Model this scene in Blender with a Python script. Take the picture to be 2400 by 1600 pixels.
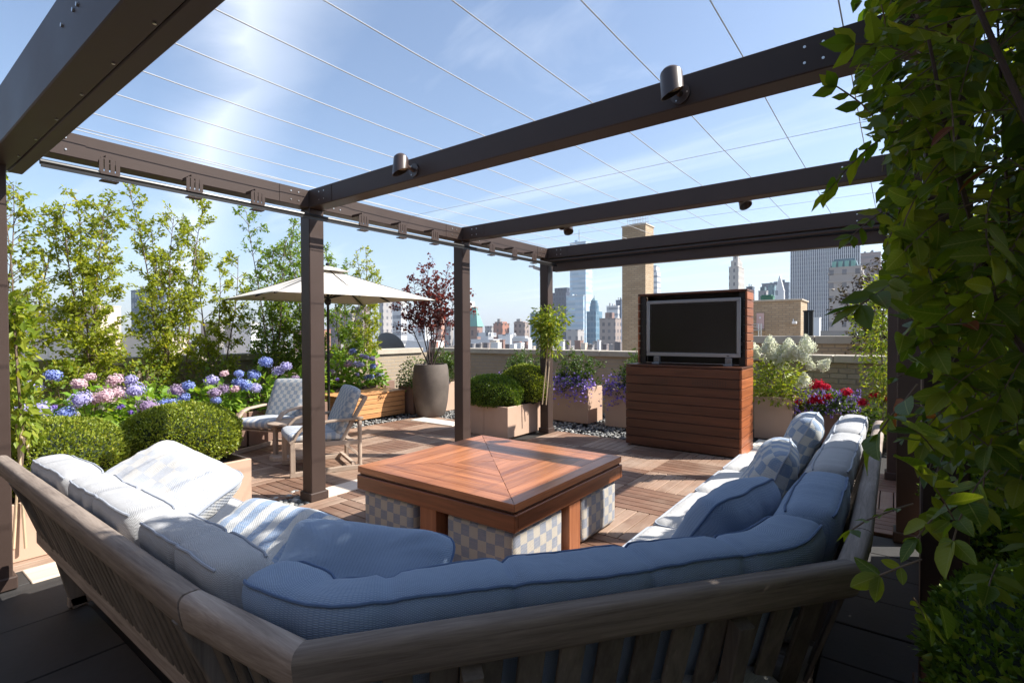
import bpy, bmesh, math, random
import numpy as np
from mathutils import Vector, Matrix, Euler, noise as mnoise

for o in list(bpy.data.objects):
    bpy.data.objects.remove(o)
sc = bpy.context.scene
COL = sc.collection
RNG = np.random.default_rng(7)
random.seed(7)

# ------------------------------------------------------------------ camera
FPX = 1193.2                      # focal length for a 2400 px wide frame
YAW, PIT, ROL, EYE = 0.6441, -0.0147, -0.0031, 1.5
_f0 = np.array([-math.sin(YAW), math.cos(YAW), 0.0])
_r0 = np.array([math.cos(YAW), math.sin(YAW), 0.0])
_u0 = np.array([0, 0, 1.0])
CF = _f0 * math.cos(PIT) + _u0 * math.sin(PIT)
_u = _u0 * math.cos(PIT) - _f0 * math.sin(PIT)
CR = _r0 * math.cos(ROL) + _u * math.sin(ROL)
CU = _u * math.cos(ROL) - _r0 * math.sin(ROL)
CPOS = np.array([0, 0, EYE])
cd = bpy.data.cameras.new('camera')
cam = bpy.data.objects.new('camera', cd)
COL.objects.link(cam)
cd.sensor_width = 36.0
cd.lens = 36.0 * FPX / 2400.0
cd.clip_start = 0.02
cd.clip_end = 20000
cam.matrix_world = Matrix(((CR[0], CU[0], -CF[0], 0), (CR[1], CU[1], -CF[1], 0), (CR[2], CU[2], -CF[2], EYE), (0, 0, 0, 1)))
sc.camera = cam

def ray(x, y):
    return CF + CR * ((x - 1200) / FPX) + CU * ((800 - y) / FPX)
def at_depth(x, y, d):
    return CPOS + ray(x, y) * d
def at_x(x, y, X):
    d = ray(x, y); return CPOS + d * (X / d[0])
def at_y(x, y, Y):
    d = ray(x, y); return CPOS + d * (Y / d[1])

# ------------------------------------------------------------------ light
SUN_EL = math.radians(44.5)
SUN_AZ = math.atan2(.837, .58)
w = bpy.data.worlds.new('World'); sc.world = w; w.use_nodes = True
nt = w.node_tree; nt.nodes.clear()
def wn(t, **k):
    n = nt.nodes.new(t)
    for a, b in k.items(): setattr(n, a, b)
    return n
sky = wn('ShaderNodeTexSky', sky_type='NISHITA')
sky.sun_disc = False; sky.sun_elevation = SUN_EL; sky.sun_rotation = SUN_AZ
sky.altitude = 0; sky.air_density = 1.0; sky.dust_density = 1.0; sky.ozone_density = 2.2
tc = wn('ShaderNodeTexCoord')
sep = wn('ShaderNodeSeparateXYZ'); nt.links.new(tc.outputs['Generated'], sep.inputs[0])
mz = wn('ShaderNodeMath', operation='MAXIMUM'); nt.links.new(sep.outputs[2], mz.inputs[0]); mz.inputs[1].default_value = 0.0
za = wn('ShaderNodeMath', operation='ADD'); nt.links.new(mz.outputs[0], za.inputs[0]); za.inputs[1].default_value = 0.112
dx = wn('ShaderNodeMath', operation='DIVIDE'); nt.links.new(sep.outputs[0], dx.inputs[0]); nt.links.new(za.outputs[0], dx.inputs[1])
dy = wn('ShaderNodeMath', operation='DIVIDE'); nt.links.new(sep.outputs[1], dy.inputs[0]); nt.links.new(za.outputs[0], dy.inputs[1])
cmb = wn('ShaderNodeCombineXYZ'); nt.links.new(dx.outputs[0], cmb.inputs[0]); nt.links.new(dy.outputs[0], cmb.inputs[1])
mp = wn('ShaderNodeMapping'); mp.inputs['Rotation'].default_value = (0, 0, math.radians(33)); mp.inputs['Scale'].default_value = (0.42, 1.5, 1)
mp.inputs['Location'].default_value = (1.3, 2.02, 0)
nt.links.new(cmb.outputs[0], mp.inputs[0])
n1 = wn('ShaderNodeTexNoise'); n1.inputs['Scale'].default_value = 0.9; n1.inputs['Detail'].default_value = 7; n1.inputs['Roughness'].default_value = 0.55; n1.inputs['Distortion'].default_value = 0.5
nt.links.new(mp.outputs[0], n1.inputs['Vector'])
cr = wn('ShaderNodeValToRGB'); cr.color_ramp.elements[0].position = 0.55; cr.color_ramp.elements[1].position = 0.92
cr.color_ramp.elements[0].color = (0, 0, 0, 1); cr.color_ramp.elements[1].color = (.9, .9, .9, 1)
nt.links.new(n1.outputs['Fac'], cr.inputs[0])
hsv = wn('ShaderNodeHueSaturation'); hsv.inputs['Saturation'].default_value = .98; hsv.inputs['Value'].default_value = .95; nt.links.new(sky.outputs[0], hsv.inputs['Color'])
mx = wn('ShaderNodeMix', data_type='RGBA'); # one long cirrus streak plus faint general veil
def wm(op, a, b_):
    n = wn('ShaderNodeMath', operation=op)
    for i, q in enumerate((a, b_)):
        if hasattr(q, 'node'): nt.links.new(q, n.inputs[i])
        else: n.inputs[i].default_value = q
    return n.outputs[0]
n2 = wn('ShaderNodeTexNoise'); n2.inputs['Scale'].default_value = 1.6; n2.inputs['Detail'].default_value = 8; n2.inputs['Roughness'].default_value = .58; n2.inputs['Distortion'].default_value = .6
nt.links.new(cmb.outputs[0], n2.inputs['Vector'])
dd = wm('ADD', wm('SUBTRACT', wm('ADD', wm('MULTIPLY', dx.outputs[0], .29), wm('MULTIPLY', dy.outputs[0], .957)), .265), wm('MULTIPLY', wm('SUBTRACT', n2.outputs['Fac'], .5), .32))
st_ = wm('POWER', wm('MAXIMUM', wm('SUBTRACT', 1.0, wm('DIVIDE', wm('ABSOLUTE', dd, 0), .27)), 0.0), 1.7)
st_ = wm('MULTIPLY', wm('MULTIPLY', st_, n2.outputs['Fac']), .85)
fac = wm('MINIMUM', wm('ADD', st_, cr.outputs[0]), .9)
nt.links.new(fac, mx.inputs['Factor'])
nt.links.new(hsv.outputs[0], mx.inputs['A']); mx.inputs['B'].default_value = (7.0, 7.3, 7.8, 1)
bg = wn('ShaderNodeBackground'); bg.inputs['Strength'].default_value = 0.112
out = wn('ShaderNodeOutputWorld')
nt.links.new(mx.outputs['Result'], bg.inputs['Color']); nt.links.new(bg.outputs[0], out.inputs[0])

sd = bpy.data.lights.new('sun', 'SUN'); sd.energy = 5.0; sd.angle = math.radians(0.53); sd.color = (1.0, 0.945, 0.86)
so = bpy.data.objects.new('sun', sd); COL.objects.link(so)
sv = Vector((math.sin(SUN_AZ) * math.cos(SUN_EL), math.cos(SUN_AZ) * math.cos(SUN_EL), math.sin(SUN_EL)))
so.rotation_euler = sv.to_track_quat('Z', 'Y').to_euler(); so.location = (8, 6, 12)
sc.view_settings.view_transform = 'Standard'; sc.view_settings.look = 'None'
sc.view_settings.exposure = 1.03; sc.view_settings.gamma = 1.0
sc.render.engine = 'CYCLES'
sc.cycles.max_bounces = 6; sc.cycles.transparent_max_bounces = 6

# ------------------------------------------------------------------ materials
MATS = {}
class NB:
    def __init__(s, name):
        s.m = bpy.data.materials.new(name); s.m.use_nodes = True
        s.t = s.m.node_tree; s.b = s.t.nodes['Principled BSDF']; s.o = s.t.nodes['Material Output']
    def n(s, t, ins=None, **k):
        n = s.t.nodes.new(t)
        for a, b in k.items(): setattr(n, a, b)
        for a, b in (ins or {}).items():
            if hasattr(b, 'node'): s.t.links.new(b, n.inputs[a])
            else: n.inputs[a].default_value = b
        return n
    def l(s, a, b): s.t.links.new(a, b)
    def math(s, op, a, b=0.0, c=0.0):
        return s.n('ShaderNodeMath', {0: a, 1: b, 2: c}, operation=op).outputs[0]
    def mix(s, f, a, b, blend='MIX'):
        n = s.n('ShaderNodeMix', {'Factor': f, 'A': a, 'B': b}, data_type='RGBA', blend_type=blend)
        return n.outputs['Result']
    def ramp(s, f, stops):
        n = s.n('ShaderNodeValToRGB', {0: f}); e = n.color_ramp.elements
        while len(e) < len(stops): e.new(.5)
        for i, (p, c) in enumerate(stops):
            e[i].position = p; e[i].color = tuple(c) + (1,) if len(c) == 3 else c
        return n.outputs[0]
    def noise(s, vec, scale, detail=4, rough=.5, dist=0):
        return s.n('ShaderNodeTexNoise', {'Vector': vec, 'Scale': scale, 'Detail': detail, 'Roughness': rough, 'Distortion': dist}).outputs['Fac']
    def mapv(s, vec, scale=(1, 1, 1), rot=(0, 0, 0), loc=(0, 0, 0)):
        return s.n('ShaderNodeMapping', {'Vector': vec, 'Scale': scale, 'Rotation': rot, 'Location': loc}).outputs[0]
    def obj(s): return s.n('ShaderNodeTexCoord').outputs['Object']
    def uv(s): return s.n('ShaderNodeTexCoord').outputs['UV']
    def pos(s): return s.n('ShaderNodeNewGeometry').outputs['Position']
    def nor(s): return s.n('ShaderNodeNewGeometry').outputs['Normal']
    def rnd(s): return s.n('ShaderNodeObjectInfo').outputs['Random']
    def attr(s, n): return s.n('ShaderNodeAttribute', attribute_name=n).outputs['Fac']
    def bump(s, h, strength=.3, dist=.01):
        s.l(s.n('ShaderNodeBump', {'Height': h, 'Strength': strength, 'Distance': dist}).outputs[0], s.b.inputs['Normal'])
    def done(s, col=None, rough=.6, spec=None, metal=0):
        if col is not None:
            if hasattr(col, 'node'): s.l(col, s.b.inputs['Base Color'])
            else: s.b.inputs['Base Color'].default_value = tuple(col) + (1,)
        if hasattr(rough, 'node'): s.l(rough, s.b.inputs['Roughness'])
        else: s.b.inputs['Roughness'].default_value = rough
        if spec is not None: s.b.inputs['Specular IOR Level'].default_value = spec
        s.b.inputs['Metallic'].default_value = metal
        MATS[s.m.name] = s.m
        return s.m
C4 = lambda c: tuple(c) + (1,)

def m_plain(name, col, rough=.6, var=.12, scale=3.0, bump=0, bscale=60, metal=0, spec=None, use='obj'):
    b = NB(name); v = b.obj() if use == 'obj' else b.pos()
    f = b.noise(v, scale, 6, .6)
    lo = [max(0, c * (1 - var)) for c in col]; hi = [min(1, c * (1 + var)) for c in col]
    c = b.ramp(f, [(.3, lo), (.7, hi)])
    if bump: b.bump(b.noise(v, bscale, 5, .6), bump, .004)
    r = b.n('ShaderNodeMapRange', {0: f, 3: max(.02, rough - .08), 4: min(1, rough + .08)}).outputs[0]
    return b.done(c, r, spec, metal)

def m_wood(name, lo, hi, axis='x', rough=.5, rndsrc='obj', rv=.25, scale=1.0, use='obj', spec=.4, bump=.25, weather=None):
    b = NB(name); v = b.obj() if use == 'obj' else b.pos()
    st = {'x': (1.2, 22, 22), 'y': (22, 1.2, 22), 'z': (22, 22, 1.2)}[axis]
    st = tuple(a * scale for a in st)
    r = b.rnd() if rndsrc == 'obj' else b.attr('rnd')
    off = b.n('ShaderNodeCombineXYZ', {0: b.math('MULTIPLY', r, 37.0), 1: b.math('MULTIPLY', r, 91.0), 2: b.math('MULTIPLY', r, 17.0)}).outputs[0]
    vv = b.n('ShaderNodeVectorMath', {0: b.mapv(v, st), 1: off}, operation='ADD').outputs[0]
    g = b.noise(vv, 1.0, 7, .62, .6)
    g2 = b.noise(vv, 5.0, 3, .6, .2)
    f = b.math('ADD', b.math('MULTIPLY', g, .75), b.math('MULTIPLY', g2, .25))
    c = b.ramp(f, [(.32, lo), (.68, hi)])
    br = b.n('ShaderNodeMapRange', {0: r, 3: 1 - rv, 4: 1 + rv}).outputs[0]
    hs = b.n('ShaderNodeHueSaturation', {'Hue': .5, 'Saturation': 1.0, 'Value': br, 'Color': c}).outputs[0]
    if weather:
        wv = b.noise(b.pos(), 2.3, 5, .6)
        hs = b.mix(b.ramp(wv, [(.42, (0, 0, 0)), (.7, (.55, .55, .55))]), hs, C4(weather))
    b.bump(f, bump, .003)
    return b.done(hs, rough, spec)

def m_leaf(name, stops, trans=.35, rough=.45, tcol=None, spec=.35):
    b = NB(name)
    c = b.ramp(b.attr('rnd'), stops)
    hs = b.mix(b.math('MULTIPLY', b.noise(b.pos(), 2.5, 3), .35), c, C4([x * .8 for x in stops[0][1]]))
    b.l(hs, b.b.inputs['Base Color']); b.b.inputs['Roughness'].default_value = rough
    b.b.inputs['Specular IOR Level'].default_value = spec
    tr = b.n('ShaderNodeBsdfTranslucent')
    tint = b.mix(1.0, hs, C4(tcol or (1.6, 1.5, .55)), 'MULTIPLY')
    b.l(tint, tr.inputs['Color'])
    ms = b.n('ShaderNodeMixShader', {0: trans})
    b.l(b.b.outputs[0], ms.inputs[1]); b.l(tr.outputs[0], ms.inputs[2]); b.l(ms.outputs[0], b.o.inputs['Surface'])
    MATS[name] = b.m
    return b.m

def m_leaf_near(name, stops, trans=.5, rough=.4):
    """single leaves: midrib and side veins on the blade's own coordinates"""
    b = NB(name); o = b.n('ShaderNodeSeparateXYZ', {0: b.obj()}); ax = b.math('ABSOLUTE', o.outputs[0])
    c = b.ramp(b.attr('rnd'), stops)
    mid = b.math('LESS_THAN', ax, .014)
    side = b.math('GREATER_THAN', b.math('SINE', b.math('MULTIPLY', b.math('SUBTRACT', o.outputs[1], b.math('MULTIPLY', ax, 1.1)), 48.0)), .93)
    v = b.math('MAXIMUM', mid, b.math('MULTIPLY', side, .45))
    c = b.mix(b.math('MULTIPLY', v, .55), c, (.30, .34, .10, 1))
    blot = b.ramp(b.noise(b.pos(), 26, 4), [(.62, (0, 0, 0)), (.72, (1, 1, 1))])
    c = b.mix(b.math('MULTIPLY', blot, .45), c, (.16, .12, .03, 1))
    b.l(c, b.b.inputs['Base Color']); b.b.inputs['Roughness'].default_value = rough; b.b.inputs['Specular IOR Level'].default_value = .35
    b.bump(v, .25, .01)
    tr = b.n('ShaderNodeBsdfTranslucent'); b.l(b.mix(1.0, c, (1.6, 1.5, .55, 1), 'MULTIPLY'), tr.inputs['Color'])
    ms = b.n('ShaderNodeMixShader', {0: trans}); b.l(b.b.outputs[0], ms.inputs[1]); b.l(tr.outputs[0], ms.inputs[2]); b.l(ms.outputs[0], b.o.inputs['Surface'])
    MATS[name] = b.m
    return b.m

def fabric(name, ca, cb=None, cell=.065, stripe=False, weave=260, rough=.9, fleck=None):
    """woven outdoor cloth on a UV map in metres; checks or stripes of two yarns"""
    b = NB(name); uv = b.uv()
    s = b.n('ShaderNodeSeparateXYZ', {0: uv}); u, v = s.outputs[0], s.outputs[1]
    nz = b.noise(uv, 30, 3)
    if cb is None:
        c = C4(ca); base = b.mix(b.math('MULTIPLY', nz, .35), c, C4([x * .82 for x in ca]))
    else:
        wob = b.math('MULTIPLY', b.math('SUBTRACT', b.noise(b.mapv(uv, (60, 6, 1)), 1.0, 2), .5), .012)
        uu = b.math('FLOOR', b.math('DIVIDE', b.math('ADD', u, wob), cell)); vv = b.math('FLOOR', b.math('DIVIDE', b.math('ADD', v, wob), cell))
        sm = uu if stripe else b.math('ADD', uu, vv)
        par = b.math('ABSOLUTE', b.math('MODULO', sm, 2.0))
        par = b.math('MINIMUM', par, 1.0)
        streak = b.noise(b.mapv(uv, (8, 130, 1)), 1.0, 3)
        par2 = b.math('MULTIPLY', par, b.n('ShaderNodeMapRange', {0: streak, 1: .3, 2: .7, 3: .62, 4: 1.0}).outputs[0])
        base = b.mix(par2, C4(ca), C4(cb))
    wu = b.math('SINE', b.math('MULTIPLY', u, weave * 2.0)); wv = b.math('SINE', b.math('MULTIPLY', v, weave * 1.25))
    wf = b.math('MULTIPLY', wu, wv)
    if fleck:
        base = b.mix(b.math('MULTIPLY', b.math('GREATER_THAN', wf, .3), .6), base, C4(fleck))
    hgt = b.math('ADD', b.math('MULTIPLY', wf, .5), nz)
    wr_ = b.math('MULTIPLY', b.noise(b.mapv(uv, (9, 4, 1)), 1.0, 5, .62, .8), 5.0)
    b.bump(b.math('ADD', hgt, wr_), .45, .004)
    b.b.inputs['Sheen Weight'].default_value = .15
    return b.done(base, rough, .15)

def m_facade(name, wall, win, du, dv, fu=.55, fv=.5, rough=.5, wrough=.2, band=False, var=.12, wvar=.5):
    """wall with rows of windows on object coordinates (metres), far buildings only"""
    b = NB(name); o = b.obj(); s = b.n('ShaderNodeSeparateXYZ', {0: o}); nn = b.n('ShaderNodeSeparateXYZ', {0: b.n('ShaderNodeTexCoord').outputs['Normal']})
    ax = b.math('ABSOLUTE', nn.outputs[0]); isx = b.math('GREATER_THAN', ax, .6)
    side = b.math('LESS_THAN', b.math('ABSOLUTE', nn.outputs[2]), .5)
    u = b.n('ShaderNodeMix', {'Factor': isx, 'A': s.outputs[0], 'B': s.outputs[1]}).outputs[0]
    us = b.math('DIVIDE', b.math('ADD', u, 5000.0), du); vs = b.math('DIVIDE', b.math('ADD', s.outputs[2], 5000.0), dv)
    mu = b.math('LESS_THAN', b.math('FRACT', us), fu); mv = b.math('LESS_THAN', b.math('FRACT', vs), fv)
    k = mv if band else b.math('MULTIPLY', mu, mv)
    k = b.math('MULTIPLY', k, side)
    cell = b.n('ShaderNodeCombineXYZ', {0: b.math('FLOOR', us), 1: b.math('FLOOR', vs), 2: isx}).outputs[0]
    wr = b.n('ShaderNodeTexWhiteNoise', {'Vector': cell}, noise_dimensions='3D').outputs['Value']
    wc = b.mix(b.math('MULTIPLY', wr, wvar), C4(win), C4([min(1, x * 2.2 + .03) for x in win]))
    nz = b.noise(o, .05, 4)
    wl = b.ramp(nz, [(.3, [x * (1 - var) for x in wall]), (.7, [min(1, x * (1 + var)) for x in wall])])
    c = b.mix(k, wl, wc)
    r = b.n('ShaderNodeMapRange', {0: k, 3: rough, 4: wrough}).outputs[0]
    return b.done(c, r, .4)

def m_brick(name, c1, c2, mortar, bw=.2, bh=.068, gap=.01):
    b = NB(name); o = b.obj(); s = b.n('ShaderNodeSeparateXYZ', {0: o}); nn = b.n('ShaderNodeSeparateXYZ', {0: b.n('ShaderNodeTexCoord').outputs['Normal']})
    isx = b.math('GREATER_THAN', b.math('ABSOLUTE', nn.outputs[0]), .6)
    u = b.n('ShaderNodeMix', {'Factor': isx, 'A': s.outputs[0], 'B': s.outputs[1]}).outputs[0]
    v = b.n('ShaderNodeCombineXYZ', {0: u, 1: s.outputs[2], 2: 0.0}).outputs[0]
    t = b.n('ShaderNodeTexBrick', {'Vector': v, 'Color1': C4(c1), 'Color2': C4(c2), 'Mortar': C4(mortar), 'Scale': 1.0, 'Mortar Size': gap, 'Brick Width': bw, 'Row Height': bh, 'Bias': -.1})
    b.bump(b.math('SUBTRACT', 1.0, t.outputs['Fac']), .5, .006)
    c = b.mix(.35, t.outputs['Color'], b.ramp(b.noise(o, 1.2, 5), [(.3, [x * .8 for x in c1]), (.7, c2)]))
    return b.done(c, .85)
# ------------------------------------------------------------------ mesh helpers
def setp(o, label=None, cat=None, group=None, kind=None):
    if label: o['label'] = label
    if cat: o['category'] = cat
    if group: o['group'] = group
    if kind: o['kind'] = kind
    return o
def thing(name, label, cat, loc=(0, 0, 0), rz=0, group=None):
    o = bpy.data.objects.new(name, None); COL.objects.link(o)
    o.location = loc; o.rotation_euler = (0, 0, rz); o.empty_display_size = .1
    return setp(o, label, cat, group)
def link(name, me, mat, parent=None, loc=None, rot=None, scale=None):
    o = bpy.data.objects.new(name, me); COL.objects.link(o)
    if mat is not None and not me.materials: me.materials.append(MATS[mat] if isinstance(mat, str) else mat)
    if parent: o.parent = parent
    if loc is not None: o.location = loc
    if rot is not None: o.rotation_euler = rot
    if scale is not None: o.scale = scale
    return o

class MB:
    """collects shapes; build() links them as ONE mesh object"""
    def __init__(s): s.v = []; s.f = []; s.uvs = None
    def add(s, vs, fs):
        n = len(s.v); s.v.extend([tuple(p) for p in vs]); s.f.extend([tuple(i + n for i in f) for f in fs]); return s
    def box(s, x0, x1, y0, y1, z0, z1, rz=0, ch=0.0):
        if ch:
            return s.cbox(x0, x1, y0, y1, z0, z1, ch)
        vs = [(x, y, z) for z in (z0, z1) for x, y in ((x0, y0), (x1, y0), (x1, y1), (x0, y1))]
        return s.add(vs, [(3, 2, 1, 0), (4, 5, 6, 7), (0, 1, 5, 4), (1, 2, 6, 5), (2, 3, 7, 6), (3, 0, 4, 7)])
    def cbox(s, x0, x1, y0, y1, z0, z1, c):
        """box with all edges chamfered (44 triangles)"""
        vs = []; fs = []
        def P(ix, iy, iz, k):
            x = (x0, x1)[ix]; y = (y0, y1)[iy]; z = (z0, z1)[iz]
            sx, sy, sz = (1 - 2 * ix) * c, (1 - 2 * iy) * c, (1 - 2 * iz) * c
            return [(x, y + sy, z + sz), (x + sx, y, z + sz), (x + sx, y + sy, z)][k]
        idx = {}
        for ix in (0, 1):
            for iy in (0, 1):
                for iz in (0, 1):
                    for k in range(3): idx[(ix, iy, iz, k)] = len(vs); vs.append(P(ix, iy, iz, k))
        I = lambda *a: idx[a]
        for ix in (0, 1):
            q = [I(ix, 0, 0, 0), I(ix, 1, 0, 0), I(ix, 1, 1, 0), I(ix, 0, 1, 0)]; fs.append(q if ix else q[::-1])
        for iy in (0, 1):
            q = [I(0, iy, 0, 1), I(1, iy, 0, 1), I(1, iy, 1, 1), I(0, iy, 1, 1)]; fs.append(q[::-1] if iy else q)
        for iz in (0, 1):
            q = [I(0, 0, iz, 2), I(1, 0, iz, 2), I(1, 1, iz, 2), I(0, 1, iz, 2)]; fs.append(q if iz else q[::-1])
        for ix in (0, 1):
            for iy in (0, 1): fs.append([I(ix, iy, 0, 0), I(ix, iy, 0, 1), I(ix, iy, 1, 1), I(ix, iy, 1, 0)])
            for iz in (0, 1): fs.append([I(ix, 0, iz, 0), I(ix, 1, iz, 0), I(ix, 1, iz, 2), I(ix, 0, iz, 2)])
        for iy in (0, 1):
            for iz in (0, 1): fs.append([I(0, iy, iz, 1), I(1, iy, iz, 1), I(1, iy, iz, 2), I(0, iy, iz, 2)])
        for ix in (0, 1):
            for iy in (0, 1):
                for iz in (0, 1): fs.append([I(ix, iy, iz, 0), I(ix, iy, iz, 1), I(ix, iy, iz, 2)])
        return s.add(vs, fs)
    def prism(s, pts, z0, z1):
        n = len(pts); vs = [(x, y, z0) for x, y in pts] + [(x, y, z1) for x, y in pts]
        return s.add(vs, [tuple(range(n))[::-1], tuple(range(n, 2 * n))] + [(i, (i + 1) % n, n + (i + 1) % n, n + i) for i in range(n)])
    def tube(s, pts, r, n=8, cap=True):
        pts = [Vector(p) for p in pts]; m = len(pts)
        rs = r if isinstance(r, (list, tuple)) else [r] * m
        vs = []; fs = []; up = None
        for i, p in enumerate(pts):
            t = (pts[min(i + 1, m - 1)] - pts[max(i - 1, 0)]).normalized()
            if up is None:
                up = Vector((0, 0, 1)) if abs(t.z) < .9 else Vector((1, 0, 0))
            a = t.cross(up).normalized(); b = a.cross(t).normalized(); up = b
            for k in range(n):
                th = 2 * math.pi * k / n
                vs.append(p + (a * math.cos(th) + b * math.sin(th)) * rs[i])
        for i in range(m - 1):
            for k in range(n): fs.append((i * n + k, i * n + (k + 1) % n, (i + 1) * n + (k + 1) % n, (i + 1) * n + k))
        if cap: fs.append(tuple(range(n))[::-1]); fs.append(tuple(range((m - 1) * n, m * n)))
        return s.add(vs, fs)
    def lathe(s, prof, n=32, c=(0, 0, 0)):
        vs = []; fs = []; m = len(prof)
        for r, z in prof:
            for k in range(n):
                th = 2 * math.pi * k / n; vs.append((c[0] + r * math.cos(th), c[1] + r * math.sin(th), c[2] + z))
        for i in range(m - 1):
            for k in range(n): fs.append((i * n + k, i * n + (k + 1) % n, (i + 1) * n + (k + 1) % n, (i + 1) * n + k))
        if prof[0][0] > 1e-5: fs.append(tuple(range(n))[::-1])
        if prof[-1][0] > 1e-5: fs.append(tuple(range((m - 1) * n, m * n)))
        return s.add(vs, fs)
    def bar(s, a, b, wx, wz, up=(0, 0, 1), ch=0):
        """rectangular bar from a to b; wx across, wz along up"""
        a = Vector(a); b = Vector(b); t = (b - a).normalized(); u = Vector(up)
        r = t.cross(u).normalized(); u = r.cross(t).normalized()
        if ch:
            q = [(-wx / 2 + ch, -wz / 2), (wx / 2 - ch, -wz / 2), (wx / 2, -wz / 2 + ch), (wx / 2, wz / 2 - ch), (wx / 2 - ch, wz / 2), (-wx / 2 + ch, wz / 2), (-wx / 2, wz / 2 - ch), (-wx / 2, -wz / 2 + ch)]
        else: q = [(-wx / 2, -wz / 2), (wx / 2, -wz / 2), (wx / 2, wz / 2), (-wx / 2, wz / 2)]
        n = len(q); vs = [p + r * i + u * j for p in (a, b) for i, j in q]
        return s.add(vs, [tuple(range(n))[::-1], tuple(range(n, 2 * n))] + [(i, (i + 1) % n, n + (i + 1) % n, n + i) for i in range(n)])
    def sweep(s, prof, path, closed_prof=True):
        """sweep a closed 2D profile (side, up) along a horizontal polyline with mitres"""
        path = [Vector(p) for p in path]; m = len(path); n = len(prof); vs = []; fs = []
        for i, p in enumerate(path):
            d0 = (path[i] - path[i - 1]).normalized() if i else None
            d1 = (path[i + 1] - path[i]).normalized() if i < m - 1 else None
            if d0 is None: d0 = d1
            if d1 is None: d1 = d0
            n0 = Vector((-d0.y, d0.x, 0)); n1 = Vector((-d1.y, d1.x, 0)); nn = (n0 + n1).normalized(); k = 1 / max(.3, nn.dot(n0))
            for a, b in prof: vs.append(p + nn * (a * k) + Vector((0, 0, b)))
        for i in range(m - 1):
            for k in range(n): fs.append((i * n + k, i * n + (k + 1) % n, (i + 1) * n + (k + 1) % n, (i + 1) * n + k))
        fs.append(tuple(range(n))[::-1]); fs.append(tuple(range((m - 1) * n, m * n)))
        return s.add(vs, fs)
    def xf(s, M):
        s.v = [tuple(M @ Vector(p)) for p in s.v]; return s
    def mesh(s, name, smooth=False, angle=None):
        me = bpy.data.meshes.new(name); me.from_pydata(s.v, [], s.f); me.update()
        bm = bmesh.new(); bm.from_mesh(me); bmesh.ops.recalc_face_normals(bm, faces=bm.faces); bm.to_mesh(me); bm.free()
        if smooth:
            me.polygons.foreach_set('use_smooth', [True] * len(me.polygons))
            if angle: me.set_sharp_from_angle(angle=math.radians(angle))
        return me
    def build(s, name, mat, parent=None, smooth=False, angle=35, loc=None, rot=None):
        return link(name, s.mesh(name, smooth, angle), mat, parent, loc, rot)

def np_mesh(name, V, F, rnd=None, mat=None, smooth=False):
    """V (n,3), F (m,k) all the same size; rnd per face"""
    me = bpy.data.meshes.new(name); m, k = F.shape
    me.vertices.add(len(V)); me.vertices.foreach_set('co', V.astype(np.float32).ravel())
    me.loops.add(m * k); me.loops.foreach_set('vertex_index', F.astype(np.int32).ravel())
    me.polygons.add(m); me.polygons.foreach_set('loop_start', np.arange(0, m * k, k, dtype=np.int32))
    if rnd is not None:
        a = me.attributes.new('rnd', 'FLOAT', 'FACE'); a.data.foreach_set('value', np.asarray(rnd, np.float32))
    me.polygons.foreach_set('use_smooth', np.full(m, bool(smooth)))
    me.update(calc_edges=True); me.validate()
    if mat: me.materials.append(MATS[mat])
    return me

def unit(a): return a / np.maximum(np.linalg.norm(a, axis=-1, keepdims=True), 1e-9)

LEAF4 = np.array([(0, 0, 0), (.5, .42, .10), (0, 1, 0), (-.5, .42, .10)], float)           # rhombus, 2 tris
LEAF6 = np.array([(0, 0, 0), (.40, .25, .09), (.44, .58, .11), (0, 1, -.04), (-.44, .58, .11), (-.40, .25, .09)], float)
def leaf_cloud(name, P, Dv, L, W, mat, rnd=None, shape=LEAF4, N=None, parent=None, rng=RNG, droop=0.0):
    """leaves at P pointing along Dv, length L, width W (arrays); folded blades"""
    n = len(P); Dv = unit(Dv + np.array([0, 0, -droop]))
    if N is None: N = rng.normal(size=(n, 3)) * .8 + np.array([0, 0, 1.0])
    X = unit(np.cross(Dv, N)); Z = np.cross(X, Dv)
    L = np.broadcast_to(np.asarray(L, float), (n,)); W = np.broadcast_to(np.asarray(W, float), (n,))
    k = len(shape)
    V = (P[:, None, :] + X[:, None, :] * (shape[None, :, 0:1] * W[:, None, None]) + Dv[:, None, :] * (shape[None, :, 1:2] * L[:, None, None]) + Z[:, None, :] * (shape[None, :, 2:3] * W[:, None, None]))
    V = V.reshape(-1, 3)
    base = np.arange(n)[:, None] * k
    if k == 4: F = np.concatenate([base + np.array([0, 1, 2]), base + np.array([0, 2, 3])])
    else: F = np.concatenate([base + np.array([0, 1, 2, 3]), base + np.array([0, 3, 4, 5])])
    if rnd is None: rnd = rng.random(n)
    me = np_mesh(name, V, F, np.concatenate([rnd, rnd]), mat)
    return link(name, me, None, parent)

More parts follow.
